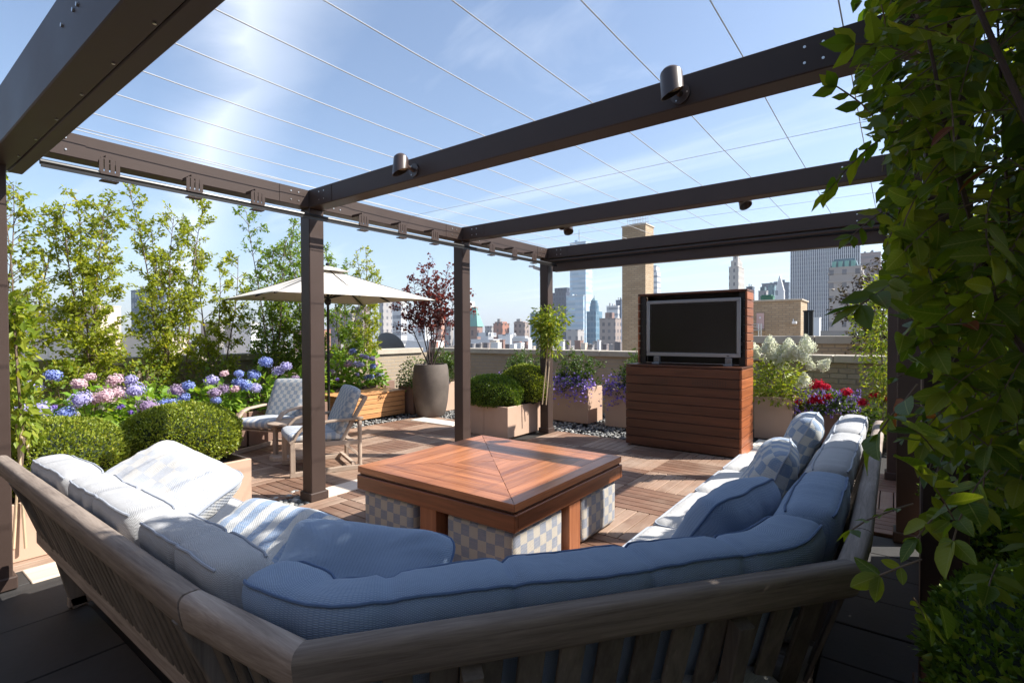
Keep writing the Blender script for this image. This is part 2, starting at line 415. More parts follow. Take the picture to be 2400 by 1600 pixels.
def rounded(sx, sy, sz, r, seg=14, puff=.0, seed=0, amp=.006, freq=4.0, uvs='box', pinch=0.0):
    """soft cushion block centred on the origin: rounded box, puffed faces, creased by noise, UVs in metres"""
    bm = bmesh.new(); bmesh.ops.create_cube(bm, size=2.0)
    bmesh.ops.subdivide_edges(bm, edges=bm.edges[:], cuts=seg, use_grid_fill=True)
    uvl = bm.loops.layers.uv.new('UVMap')
    hx, hy, hz = sx / 2, sy / 2, sz / 2
    for f in bm.faces:
        nrm = f.normal; ax = max(range(3), key=lambda i: abs(nrm[i]))
        for l in f.loops:
            c = l.vert.co; q = (c.x * hx, c.y * hy, c.z * hz)
            l[uvl].uv = ((q[1], q[2]) if ax == 0 else (q[0], q[2]) if ax == 1 else (q[0], q[1]))
    for v in bm.verts:
        c = v.co.copy(); q = Vector((c.x * hx, c.y * hy, c.z * hz))
        inner = Vector((max(-hx + r, min(hx - r, q.x)), max(-hy + r, min(hy - r, q.y)), max(-hz + r, min(hz - r, q.z))))
        d = q - inner
        if d.length > 1e-7: q = inner + d.normalized() * min(d.length, r)
        fx, fy, fz = 1 - c.x ** 2, 1 - c.y ** 2, 1 - c.z ** 2
        q.x += puff * c.x * fy * fz; q.y += puff * c.y * fx * fz; q.z += puff * c.z * fx * fy
        if pinch:
            e = (c.x ** 4) * (c.y ** 4); q.z *= 1 - pinch * max(c.x ** 6, c.y ** 6)
            q.x *= 1 + .05 * e * 1.0; q.y *= 1 + .05 * e
            q.x *= 1 - .07 * (1 - c.y ** 2) * 0; 
        n = Vector((mnoise.noise(q * freq + Vector((seed, 0, 0))), mnoise.noise(q * freq + Vector((0, seed + 9, 0))), mnoise.noise(q * freq + Vector((0, 0, seed + 5)))))
        v.co = q + n * amp
    me = bpy.data.meshes.new('cushion'); bm.to_mesh(me); bm.free()
    me.polygons.foreach_set('use_smooth', [True] * len(me.polygons))
    return me

def sweep_cushion(path, th, ht, lean, seed, amp=.008, endr=.08, n=40, step=.02, crease=()):
    """back cushion swept along a polyline: path of base-centre points, thickness th, height ht, lean sideways.
    returns (cushion mesh, MB of the seam piping)"""
    path = [Vector(p) for p in path]
    # resample with rounded corners
    L = [0]; 
    for a, b in zip(path, path[1:]): L.append(L[-1] + (b - a).length)
    tot = L[-1]; m = max(8, int(tot / step)); pts = []
    for i in range(m + 1):
        sds = tot * i / m
        for k in range(len(path) - 1):
            if sds <= L[k + 1] + 1e-9: break
        pts.append(path[k].lerp(path[k + 1], (sds - L[k]) / (L[k + 1] - L[k])))
    for _ in range(5):
        q = pts[:]
        for i in range(1, m): q[i] = (pts[i - 1] + pts[i] * 2 + pts[i + 1]) / 4
        pts = q
    prof = []
    for k in range(n):
        th_ = 2 * math.pi * k / n; c, s_ = math.cos(th_), math.sin(th_)
        e = .56; prof.append((math.copysign(abs(c) ** e, c) * th / 2, ht / 2 + math.copysign(abs(s_) ** e, s_) * ht / 2))
    per = [0]
    for k in range(n): per.append(per[-1] + math.dist(prof[k], prof[(k + 1) % n]))
    V = []; F = []; UV = []; pipes = [[], []]
    for i, p in enumerate(pts):
        t = (pts[min(i + 1, m)] - pts[max(i - 1, 0)]).normalized(); nn = Vector((-t.y, t.x, 0))
        sds = tot * i / m; e = min(sds, tot - sds)
        k_ = 1.0 if e > endr else math.sqrt(max(0.0, 1 - (1 - e / endr) ** 2)) * .75 + .25
        if i in (0, m): k_ = .18
        for cpos in crease: k_ *= 1 - .16 * math.exp(-((sds - cpos) / .016) ** 2)
        puff = 1 + .04 * math.sin(math.pi * sds / tot)
        ring = []
        for kk, (a, b) in enumerate(prof):
            pf = min(1.0, .15 + min(abs(kk - n * .155), abs(kk - n * .345)) / 5)
            bb = (b - ht / 2) * (1 - .35 * (1 - k_)) * puff + ht / 2; aa = a * k_ * puff
            q = p + nn * (aa + lean * bb) + Vector((0, 0, bb))
            w_ = Vector((mnoise.noise(q * 5 + Vector((seed, 0, 0))), mnoise.noise(q * 5 + Vector((0, seed, 0))), mnoise.noise(q * 4 + Vector((0, 0, seed)))))
            fold = mnoise.noise(Vector((sds * 16, bb * 2.5, seed))) * 1.1 * pf
            f2 = mnoise.noise(Vector((sds * 38, bb * 7, seed + 3))) * .5 * pf
            edge = min(1.0, abs(b - ht) / .12) if b > ht / 2 else 1.0
            w2 = mnoise.noise(Vector((sds * 2.6, bb * 3.5, seed + 7)))
            ring.append(q + w_ * amp + nn * ((fold + f2) * amp + w2 * .007) + Vector((0, 0, (fold + f2) * amp * .8 + w2 * .007)))
        V.extend(ring)
        pipes[0].append(ring[int(n * .155)] + Vector((0, 0, .003)) + nn * .002); pipes[1].append(ring[int(n * .345)] + Vector((0, 0, .003)) - nn * .002)
    for i in range(m):
        for k in range(n):
            F.append((i * n + k, i * n + (k + 1) % n, (i + 1) * n + (k + 1) % n, (i + 1) * n + k))
            UV.append([(per[k], tot * i / m), (per[k + 1], tot * i / m), (per[k + 1], tot * (i + 1) / m), (per[k], tot * (i + 1) / m)])
    for base, rev in ((0, True), (m * n, False)):
        c = len(V); V.append(sum((Vector(V[base + k]) for k in range(n)), Vector()) / n)
        for k in range(n):
            f = (base + k, base + (k + 1) % n, c); F.append(f[::-1] if rev else f)
            UV.append([(per[k], 0), (per[k], 0), (per[k], .05)])
    me = bpy.data.meshes.new('back_cushion'); me.from_pydata([tuple(v) for v in V], [], F)
    ul = me.uv_layers.new(name='UVMap')
    ul.data.foreach_set('uv', [c for f in UV for p in f for c in p])
    bm = bmesh.new(); bm.from_mesh(me); bmesh.ops.recalc_face_normals(bm, faces=bm.faces); bm.to_mesh(me); bm.free()
    me.polygons.foreach_set('use_smooth', [True] * len(me.polygons))
    mb = MB()
    for pp in pipes: mb.tube(pp[2:-2], .0045, 6)
    return me, mb

def pillow_mesh(sx, sy, th, seed, g=26):
    """knife-edge pillow: two puffed sheets meeting at a seam, corners drawn out, dented by noise"""
    V = []; F = []; UV = []
    def pt(i, j, s):
        u, v = -1 + 2 * i / g, -1 + 2 * j / g
        x = u * (1 - .03 * (1 - v * v) - .09 * v ** 8) * sx / 2; y = v * (1 - .03 * (1 - u * u) - .09 * u ** 8) * sy / 2
        z = s * th / 2 * (max(0.0, (1 - abs(u) ** 4) * (1 - abs(v) ** 4)) ** .55)
        q = Vector((x, y, 0)); e = 1 - max(abs(u), abs(v))
        z += mnoise.noise(q * 5 + Vector((0, 0, seed + 5))) * .022
        ang = math.atan2(v, u); z += s * mnoise.noise(Vector((math.cos(ang) * 4.5, math.sin(ang) * 4.5, seed + s))) * .016 * min(1, e * 6) * (1 - e)
        z -= s * .025 * math.exp(-((x - .03 * math.sin(seed)) / .09) ** 2) * max(0, v) * (1 - abs(v))
        return (x, y, z)
    for s in (1, -1):
        b = len(V)
        for i in range(g + 1):
            for j in range(g + 1): V.append(pt(i, j, s))
        for i in range(g):
            for j in range(g):
                f = (b + i * (g + 1) + j, b + (i + 1) * (g + 1) + j, b + (i + 1) * (g + 1) + j + 1, b + i * (g + 1) + j + 1); f = f if s > 0 else f[::-1]; F.append(f)
                UV.append([(V[k][0] * 1.05, V[k][1] * 1.05) for k in f])
    me = bpy.data.meshes.new('pillow'); me.from_pydata(V, [], F); ul = me.uv_layers.new(name='UVMap'); ul.data.foreach_set('uv', [c for f in UV for p in f for c in p])
    me.polygons.foreach_set('use_smooth', [True] * len(F))
    rim = [pt(i, 0, 1) for i in range(g)] + [pt(g, j, 1) for j in range(g)] + [pt(g - i, g, 1) for i in range(g)] + [pt(0, g - j, 1) for j in range(g)]
    return me, rim
# ------------------------------------------------------------------ materials used
m_plain('bronze paint', (.056, .038, .032), .46, .10, 2, spec=.25)
m_plain('black metal', (.012, .011, .011), .38, .1, 5, spec=.5)
m_plain('wire steel', (.46, .46, .46), .45, .05, 5)
m_plain('steel', (.55, .55, .54), .3, .05, 5, metal=1)
m_plain('shade dark stone', (.022, .020, .019), .85, .25, 2, .3, 40, use='pos')  # near black: the deep shade around the sofa is put into this colour
m_plain('pale paver', (.62, .58, .52), .8, .1, 6, .25, 90)
m_plain('pebble', (.21, .215, .21), .6, .5, 9, use='pos')
m_plain('coping stone', (.42, .37, .30), .8, .12, 4, .3, 70, use='pos')
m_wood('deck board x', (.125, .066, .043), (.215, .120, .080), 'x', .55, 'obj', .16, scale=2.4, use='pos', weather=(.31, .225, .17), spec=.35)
m_wood('deck board y', (.21, .130, .090), (.325, .212, .152), 'y', .55, 'obj', .16, scale=2.4, use='pos', weather=(.42, .33, .26), spec=.35)  # paler than x boards: bleaching plus sun sheen put into the colour
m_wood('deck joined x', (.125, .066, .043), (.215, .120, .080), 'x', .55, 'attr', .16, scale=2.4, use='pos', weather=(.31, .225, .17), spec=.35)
m_wood('deck joined y', (.21, .130, .090), (.325, .212, .152), 'y', .55, 'attr', .16, scale=2.4, use='pos', weather=(.42, .33, .26), spec=.35)  # same paler tone, sheen included, for the joined boards
m_wood('bleached board', (.44, .36, .29), (.60, .51, .43), 'y', .7, use='pos')

# ------------------------------------------------------------------ terrace floor
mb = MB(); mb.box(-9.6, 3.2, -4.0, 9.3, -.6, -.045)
setp(mb.build('terrace_floor', 'shade dark stone'), kind='structure', label='roof terrace coloured near black in place of shade, under the timber decking')

m_plain('slate', (.030, .029, .029), .7, .35, 3, .35, 30, use='pos')  # near-black paving in place of shaded floor, the shade is its colour
tf = bpy.data.objects['terrace_floor']
lib_p = {}
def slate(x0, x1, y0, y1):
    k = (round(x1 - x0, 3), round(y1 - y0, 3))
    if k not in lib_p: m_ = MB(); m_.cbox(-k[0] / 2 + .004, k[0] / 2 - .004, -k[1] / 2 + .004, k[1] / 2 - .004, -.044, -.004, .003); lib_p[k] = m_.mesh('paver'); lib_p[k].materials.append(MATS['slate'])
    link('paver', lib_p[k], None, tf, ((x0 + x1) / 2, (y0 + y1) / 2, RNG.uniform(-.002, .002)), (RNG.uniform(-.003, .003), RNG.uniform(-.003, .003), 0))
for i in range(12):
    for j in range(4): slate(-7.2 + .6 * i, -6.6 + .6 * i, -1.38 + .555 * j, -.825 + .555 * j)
for j in range(10): slate(-.27, .33, .85 + .38 * j if False else .87 + .375 * j, .87 + .375 * (j + 1))  # dark strip laid where the deck would lie in shade
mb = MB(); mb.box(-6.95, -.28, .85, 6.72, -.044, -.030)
deck = setp(mb.build('timber_deck', 'shade dark stone'), kind='structure', label='timber deck of square tiles with alternating boards')
planks = []      # (cx, cy, sx, sy, dir)
def tile(x0, x1, y0, y1, d):
    n = max(1, round(((y1 - y0) if d == 'x' else (x1 - x0)) / .102)); g = .009
    for i in range(n):
        if d == 'x':
            a = y0 + (y1 - y0) * i / n; b = y0 + (y1 - y0) * (i + 1) / n
            planks.append((x0 + g / 2, x1 - g / 2, a + g / 2, b - g / 2, d))
        else:
            a = x0 + (x1 - x0) * i / n; b = x0 + (x1 - x0) * (i + 1) / n
            planks.append((a + g / 2, b - g / 2, y0 + g / 2, y1 - g / 2, d))
def field(xs, ys, px):
    for i in range(len(xs) - 1):
        for j in range(len(ys) - 1):
            tile(xs[i], xs[i + 1], ys[j], ys[j + 1], 'x' if (i + j + px) % 2 else 'y')
yin = [4.70 + .635 * k for k in range(-9, 4)]; yin = [y for y in yin if .8 < y < 6.6] + [6.70]
field([-4.16, -3.96, -3.35, -2.74, -2.13, -1.52, -.91, -.30], yin, 0)
field([-.30, .31], [y for y in yin if y > 4.6], 1)
yl = [4.78 + .595 * k for k in range(-9, 4)]; yl = [y for y in yl if -1.0 < y < 6.5] + [6.55]
field([-6.92, -6.30, -5.70, -5.08, -4.45], yl, 1)
def area_px(p):
    cx, cy = (p[0] + p[1]) / 2, (p[2] + p[3]) / 2
    d = np.array([cx, cy, 0]) - CPOS; z = d @ CF
    if z < .6: return -1
    u, v = 1200 + FPX * (d @ CR) / z, 800 - FPX * (d @ CU) / z
    if not (-60 < u < 2200 and 900 < v < 1650): return -1
    # hidden by sofa
    if cy < .95 and cx > -3.6: return -1
    if cx > -.9 and cy < 4.6: return -1
    return (p[1] - p[0]) * (p[3] - p[2]) / z ** 3
planks.sort(key=area_px, reverse=True)
lib = {}
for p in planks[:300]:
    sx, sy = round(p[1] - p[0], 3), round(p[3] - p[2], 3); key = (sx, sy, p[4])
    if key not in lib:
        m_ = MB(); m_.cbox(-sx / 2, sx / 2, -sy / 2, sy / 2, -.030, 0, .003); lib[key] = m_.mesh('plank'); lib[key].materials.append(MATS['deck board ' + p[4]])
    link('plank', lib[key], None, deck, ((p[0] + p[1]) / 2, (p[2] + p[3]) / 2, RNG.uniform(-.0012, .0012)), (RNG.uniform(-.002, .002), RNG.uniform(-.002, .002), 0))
for d in 'xy':
    V = []; F = []; R = []
    q = MB(); q.box(0, 1, 0, 1, -.030, 0); bv = np.array(q.v); bf = np.array(q.f)
    for p in planks[300:]:
        if p[4] != d: continue
        V.append(bv * np.array([p[1] - p[0], p[3] - p[2], 1]) + np.array([p[0], p[2], 0])); F.append(bf + 8 * len(F)); R.append(np.full(6, RNG.random()))
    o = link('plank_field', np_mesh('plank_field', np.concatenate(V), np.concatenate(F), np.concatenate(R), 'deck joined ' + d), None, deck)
    o['kind'] = 'stuff'
for (x0, x1, y0, y1) in ((-4.44, -4.17, 2.72, 4.45), (-4.44, -4.17, .70, 2.05), (-4.44, -4.17, 4.78, 5.6)):
    mb = MB(); mb.cbox(x0, x1, y0, y1, -.03, .004, .004); mb.build('border_board', 'bleached board', deck)

# loose stones in beds beside the deck
def pebbles(name, rects, n, lab, s0=.018, s1=.036):
    bm = bmesh.new(); bmesh.ops.create_icosphere(bm, subdivisions=1, radius=1); bv = np.array([v.co[:] for v in bm.verts]); bf = np.array([[v.index for v in f.verts] for f in bm.faces]); bm.free()
    ar = np.array([(b - a) * (d - c) for a, b, c, d in rects]); pick = RNG.choice(len(rects), n, p=ar / ar.sum())
    V = []; F = []; R = []
    for i, k in enumerate(pick):
        a, b, c, d = rects[k]; s = RNG.uniform(s0, s1)
        th = RNG.uniform(0, 6.28); R2 = np.array([[math.cos(th), -math.sin(th), 0], [math.sin(th), math.cos(th), 0], [0, 0, 1]])
        q = (bv * (1 + RNG.normal(size=bv.shape) * .06)) * np.array([s, s * RNG.uniform(.6, .9), s * .5]) @ R2.T
        V.append(q + np.array([RNG.uniform(a, b), RNG.uniform(c, d), RNG.uniform(-.035, -.008)])); F.append(bf + 12 * i); R.append(np.full(len(bf), RNG.random()))
    b = NB(name + ' stone'); col = b.ramp(b.attr('rnd'), [(0, (.07, .075, .08)), (.6, (.22, .225, .22)), (1, (.48, .47, .44))]); b.done(col, .55)
    o = link(name, np_mesh(name, np.concatenate(V), np.concatenate(F), np.concatenate(R), name + ' stone', True), None)
    setp(o, lab, 'gravel', kind='stuff')
pebbles('gravel', [(-9.0, -6.95, 1.5, 9.0), (-6.95, -2.9, 6.73, 8.8), (-6.94, -5.9, 6.35, 6.72)], 9000, 'grey pebbles filling the beds between deck and parapet')
pebbles('river_pebbles', [(-4.62, -4.18, 2.08, 2.68)], 190, 'smooth dark river pebbles around the foot of the front left post', .026, .045)
for i, (x0, x1, y0, y1) in enumerate(((-1.52, -.92, 6.28, 7.02), (-1.52, -.92, 7.04, 7.8), (-6.75, -5.75, 6.02, 6.34))):
    mb = MB(); mb.cbox(x0, x1, y0, y1, -.04, .012, .006)
    setp(mb.build('stone_paver', 'pale paver'), ['pale stone paver on the deck edge right of the television cabinet', 'pale stone paver in front of the white hydrangea planter', 'pale stone paver beside the tall pot on the pebbles'][i], 'paver')

# ------------------------------------------------------------------ pergola
ZB, ZT, XL = 2.628, 2.782, -4.171
Y2, Y3, Y4 = 2.554, 4.56, 6.454
PS = .145
pg = thing('pergola', 'dark bronze steel pergola with open beams and stretched wires over the seating', 'pergola', (0, 0, 0))
def post(x, y, sx=PS, sy=PS, top=ZB, plate=True):
    m_ = MB(); m_.cbox(x, x + sx, y, y + sy, 0.0, top - .001, .006); p = m_.build('post', 'bronze paint', pg)
    if plate:
        m_ = MB(); m_.cbox(x - .018, x + sx + .018, y - .018, y + sy + .018, 0.0, .075, .006); m_.build('post_base', 'bronze paint', p)
    return p
for y in (.475, Y2, Y3, Y4): post(XL - PS, y)
for x, y in ((.088, Y2), (.018, Y3), (-.055, Y4)): post(x, y)
post(1.35, .5)
def beam(x0, x1, y0, y1, z0, z1, name='beam'):
    m_ = MB(); m_.cbox(x0, x1, y0, y1, z0, z1, .005); return m_.build(name, 'bronze paint', pg)
def bolts(b, pts, axis, r=.0058):
    for p in pts:
        m_ = MB(); d = Vector(axis) * .006; m_.tube([Vector(p) - d, Vector(p) + d], r, 8); m_.build('bolt', 'steel', b)
# left side rail in three lengths, right rail
for a, b_ in ((.72, Y2 - .001), (Y2 + PS + .001, Y3 - .001), (Y3 + PS + .001, Y4 - .001)):
    bb = beam(XL - PS + .004, XL - .002, a, b_, ZB, ZT)
    for q0, q1 in ((a + .002, a + .27), (b_ - .27, b_ - .002)): m_ = MB(); m_.box(XL - .0025, XL + .0012, q0, q1, ZB + .004, ZT - .004); m_.build('joint_plate', 'bronze paint', bb)
    bolts(bb, [(XL, yy, z) for yy in (a + .10, a + .17, b_ - .10, b_ - .17) for z in (ZB + .04, ZT - .04)], (1, 0, 0))
for (x, a, b_) in ((.055, .72, Y2 - .001), (.06, Y2 + PS + .001, Y3 - .001), (.03, Y3 + PS + .001, Y4 - .001)): beam(x, x + .125, a, b_, ZB, ZT - .002)
# cross beams
for y in (Y2, Y3, Y4):
    bb = beam(XL - PS, .24, y, y + PS, ZB + .001, ZT + .003)
    for q0, q1 in ((XL + .005, XL + .34), (-.43, -.06)): m_ = MB(); m_.box(q0, q1, y - .0032, y + .001, ZB + .005, ZT - .002); m_.build('joint_plate', 'bronze paint', bb)
    bolts(bb, [(x, y, z) for x in (XL + .16, XL + .23, -.25, -.32) for z in (ZB + .045, ZT - .04)], (0, 1, 0))
# near head beam is deeper, with a shade pocket
bb = beam(XL - .19, 1.6, .53, .648, 2.50, 2.79); beam(XL - .19, 1.6, .652, .722, 2.502, 2.785)
bolts(bb, [(x, .63, 2.5) for x in (-3.9, -3.5, -3.1, -2.7, -2.3, -1.9)], (0, 0, 1), .006)
bolts(bb, [(x, .53, 2.66) for x in (-2.5, -2.3, -2.35)], (0, 1, 0), .008)
# far lower head beam
beam(XL + .05, -.06, Y4 + .05, Y4 + .16, 2.435, 2.56, 'head_beam')
mb = MB(); mb.box(XL + .02, -.06, Y4 + .045, Y4 + .14, 2.561, ZB); mb.build('shade_pocket', 'black metal', pg)
mb = MB(); mb.tube([(XL + .02, Y4 - .03, 2.585), (-.06, Y4 - .03, 2.585)], .016, 10); mb.build('shade_rod', 'bronze paint', pg, True)
# wires along the pergola, spaced .394 m, and two thin cross wires
x = -4.115; k = 0
while x < -.1:
    mb = MB(); pts = [(x + .012 * (y / 2.5), y, ZT + .012 - .012 * math.sin(math.pi * ((y - .6) % 2) / 2)) for y in np.linspace(.6, Y4 + .05, 13)]
    mb.tube(pts, .0028, 6); mb.build('wire', 'wire steel', pg, True)
    x += .394 if k else .376; k += 1
mb = MB(); mb.tube([(XL - .02, .7, ZT + .05), (XL - .02, Y4, ZT + .02)], .003, 6); mb.build('wire', 'steel', pg)
for y, z in ((3.75, ZT - .01), (5.7, ZT - .01)):
    mb = MB(); mb.tube([(XL, y, z), (.1, y, z)], .0016, 5); mb.build('cross_wire', 'steel', pg)

# curtain rail inside the left side
cr_ = thing('curtain_rail', 'black curtain rail on slotted brackets below the left pergola beam', 'rail', (-4.02, 3.4, 2.478))
mb = MB(); mb.tube([(0, .74 - 3.4, .045), (0, Y4 - .02 - 3.4, .045)], .017, 10); mb.build('rod', 'black metal', cr_, True)
mb = MB(); mb.bar((0.024, .74 - 3.4, .018), (.024, Y4 - .02 - 3.4, .018), .010, .018); mb.build('track', 'black metal', cr_)
brm = MB(); brm.box(.014, .020, -.045, .045, .135, .145)
for yy in (-.043, -.015, .015, .043): brm.box(.014, .020, yy - .0112, yy + .0112, .05, .135)
brm.box(.013, .021, -.048, .048, .04, .058); brm.box(-.14, .016, -.02, .02, .138, .1625); brm.box(-.03, .03, -.045, .045, -.002, .006)
bme = brm.mesh('bracket'); bme.materials.append(MATS['bronze paint'])
for y in (1.069, 1.562, 2.014, 3.011, 3.484, 3.944, 4.926, 5.397, 5.853): link('bracket', bme, None, cr_, (0, y - 3.4, 0))

# spot lamps on the cross beams
m_plain('lamp bronze', (.055, .035, .028), .36, .1, 6, spec=.6)
m_plain('lamp glass', (.4, .28, .16), .2, .05, 6)
def lamp(loc, label, back):
    """beam face at y=0 of the lamp; the bell hangs at y=back"""
    t = thing('spot_lamp', label, 'lamp', loc, 0, 'spot lamps on the pergola beams')
    s = math.copysign(1, back)
    m_ = MB(); m_.tube([(0, 0, 0), (0, s * .012, 0)], .048, 20); pl = m_.build('mount_plate', 'lamp bronze', t, True)
    for a in range(3):
        m_ = MB(); c = Vector((.036 * math.cos(a * 2.1), s * .013, .036 * math.sin(a * 2.1))); m_.tube([c, c + Vector((0, s * .004, 0))], .004, 6); m_.build('screw', 'steel', pl)
    m_ = MB(); m_.tube([(0, s * .012, 0), (0, s * .06, .01), (0, back * .62, .015)], [.016, .012, .02], 10); m_.build('knuckle', 'lamp bronze', t, True)
    prof = [(.0, .083), (.03, .080), (.047, .066), (.052, .055), (.056, .053), (.058, .045), (.059, -.07), (.055, -.07), (.053, .0), (.0, .0)]
    m_ = MB(); m_.lathe(prof, 28)
    # slanted mouth
    m_.v = [(x, y, z + (.03 * (x * .6 - s * y) / .06 if z < -.02 else 0)) for x, y, z in m_.v]
    h = m_.build('lamp_housing', 'lamp bronze', t, True, 40); h.location = (0, back, .012); h.rotation_euler = (s * .18, -.12, 0); h.scale = (.9, .9, .9)
    m_ = MB(); m_.lathe([(.0, -.02), (.05, -.02), (.05, -.026), (0, -.026)], 20); g = m_.build('lens', 'lamp glass', t); g.location = (0, back, .012); g.rotation_euler = (s * .18, -.12, 0); g.scale = (.9, .9, .9)
lamp((-2.80, Y2, 2.69), 'small bronze spot lamp on the first cross beam, near its left end', -.13)
lamp((-.86, Y2, 2.69), 'bronze spot lamp on the first cross beam, nearest the leafy vine', -.13)
lamp((-2.86, Y3 + PS, 2.66), 'bronze spot lamp peeking below the second cross beam, left one', .12)
lamp((-1.06, Y3 + PS, 2.67), 'bronze spot lamp peeking below the second cross beam, right one', .12)
# small security light at far left post
m_plain('white plastic', (.75, .75, .74), .4, .05, 6)
t = thing('flood_lamp', 'white twin flood lamp fixed behind the far left post', 'lamp', (XL - PS - .03, Y4 + .1, 2.38))
mb = MB(); mb.cbox(-.02, .03, -.03, .03, 0, .12, .006); mb.build('mount_arm', 'white plastic', t)
mb = MB(); mb.bar((-.02, 0, .11), (-.12, -.05, .15), .06, .045); mb.build('lamp_head', 'white plastic', t)
mb = MB(); mb.bar((-.10, -.06, .16), (-.2, -.03, .17), .05, .03); mb.build('lamp_head', 'white plastic', t)

# ------------------------------------------------------------------ parapets
BCOL = [(.33, .255, .175), (.36, .285, .20), (.29, .215, .145), (.40, .33, .25), (.31, .25, .19)]
m_plain('mortar', (.30, .27, .23), .9, .1, 20, use='pos')
b = NB('brick'); cc = b.ramp(b.rnd(), [(0, BCOL[2]), (.3, BCOL[0]), (.6, BCOL[1]), (.85, BCOL[4]), (1, BCOL[3])])
cc = b.mix(.3, cc, b.ramp(b.noise(b.pos(), 40, 4), [(.3, (.22, .17, .12)), (.7, (.40, .33, .25))])); b.bump(b.noise(b.pos(), 120, 4), .4, .003); b.done(cc, .85)
m_brick('brick joined', (.34, .27, .19), (.40, .32, .23), (.30, .27, .23), .215, .077, .011)
YP, XP, HP = 8.9, -9.2, 1.17
pw = thing('back_parapet', 'tan brick parapet with pale stone coping behind the planters at the far end', 'wall', (0, YP, 0))
mb = MB(); mb.box(-9.2, 3.0, 0.012, .26, -.045, HP - .11); mb.build('wall_core', 'mortar', pw)
mb = MB(); mb.box(-9.2, -1.75, .004, .03, -.045, HP - .11); mb.build('brick_face', 'brick joined', pw)
bk = MB(); bk.cbox(-.1015, .1015, 0, .03, 0, .066, .004); bme = bk.mesh('brick'); bme.materials.append(MATS['brick'])
cnt = 0; z = HP - .11 - .077
while z > .42 and cnt < 296:
    row = round(z / .077)
    for i in range(12):
        x = -1.62 + i * .2145 + (.107 if row % 2 else 0)
        if x < .75:
            link('brick', bme, None, pw, (x, RNG.uniform(-.003, .003), z), (0, 0, RNG.uniform(-.01, .01))); cnt += 1
    z -= .077
mb = MB(); mb.box(-1.74, 3.0, .004, .03, -.045, .44); mb.build('brick_face', 'brick joined', pw)
mb = MB(); mb.box(.78, 3.0, .0045, .03, .441, HP - .11); mb.build('brick_face', 'brick joined', pw)
xs = [-9.2, -7.3, -5.9, -4.55, -3.2, -1.9, -.72, .6, 1.8, 3.0]
for a, b_ in zip(xs, xs[1:]):
    mb = MB(); mb.cbox(a + .004, b_ - .004, -.05, .31, HP - .11, HP + RNG.uniform(-.002, .002), .008); mb.build('coping', 'coping stone', pw)
pw = thing('left_parapet', 'tan brick parapet with stone coping behind the row of young trees', 'wall', (XP, 0, 0))
mb = MB(); mb.box(-.26, .0, -4.0, YP, -.045, HP - .12); mb.build('brick_face', 'brick joined', pw)
ys = [-4, -2.2, -.5, 1.1, 2.6, 4.0, 5.5, 7.0, 8.6]
for a, b_ in zip(ys, ys[1:]):
    mb = MB(); mb.cbox(-.30, .05, a + .004, b_ - .004, HP - .12, HP, .008); mb.build('coping', 'coping stone', pw)
pw = thing('right_wall', 'brick boundary wall behind the vine and clipped shrubs', 'wall', (2.6, 0, 0))
mb = MB(); mb.box(0, .25, -4, YP, -.045, 1.5); mb.build('brick_face', 'brick joined', pw)
mb = MB(); mb.cbox(-.05, .30, -4, YP, 1.5, 1.6, .008); mb.build('coping', 'coping stone', pw)

# ------------------------------------------------------------------ the penthouse behind the camera, an unseen wall added to darken the near seats
m_brick('blocker brick', (.15, .115, .085), (.19, .145, .11), (.12, .105, .09), .215, .077, .011)
m_plain('door glass', (.02, .022, .025), .08, .1, 3)
t = thing('blocker', 'brick penthouse wall with a glazed door, unseen and added behind the viewpoint to cut sky light', 'building', (-2.0, -1.4, 0))
mb = MB(); mb.box(-7.2, 5.2, -.3, 0, -.045, 3.3); mb.build('wall', 'blocker brick', t)
mb = MB(); mb.cbox(1.0, 3.2, .001, .03, .02, 2.2, .004); d_ = mb.build('door', 'door glass', t)
for x in (1.0, 2.07, 3.14): mb = MB(); mb.cbox(x - .03, x + .03, .0, .05, .02, 2.25, .004); mb.build('door_frame', 'bronze paint', d_)
# ------------------------------------------------------------------ seating
m_wood('grey teak x', (.17, .135, .115), (.40, .335, .285), 'x', .75, scale=2.2, spec=.2, bump=.35)
m_wood('grey teak y', (.17, .135, .115), (.40, .335, .285), 'y', .75, scale=2.2, spec=.2, bump=.35)
m_wood('shade teak z', (.11, .095, .082), (.23, .198, .17), 'z', .75, spec=.2, bump=.35)  # same teak, darkened to carry the shade on slats and legs
WHITE = (.52, .515, .505)
fabric('seat cloth', WHITE, fleck=(.60, .595, .59), weave=380)
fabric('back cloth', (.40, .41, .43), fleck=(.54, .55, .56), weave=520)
fabric('piping cloth', (.34, .37, .43), weave=400)
fabric('white check cloth', (.56, .555, .54), (.43, .465, .53), .085)
fabric('blue check cloth', (.48, .49, .48), (.17, .25, .38), .068)
fabric('stripe cloth', (.48, .49, .49), (.19, .28, .43), .055, stripe=True)
fabric('ottoman cloth', (.42, .39, .345), (.20, .235, .31), .068)
fabric('shade blue cloth', (.21, .295, .43), fleck=(.38, .47, .60), weave=520)  # shaded copy of the back cloth, blue shade put into the colour
fabric('shade blue piping', (.10, .16, .28), weave=400)  # piping to match, shade blue in its colour too

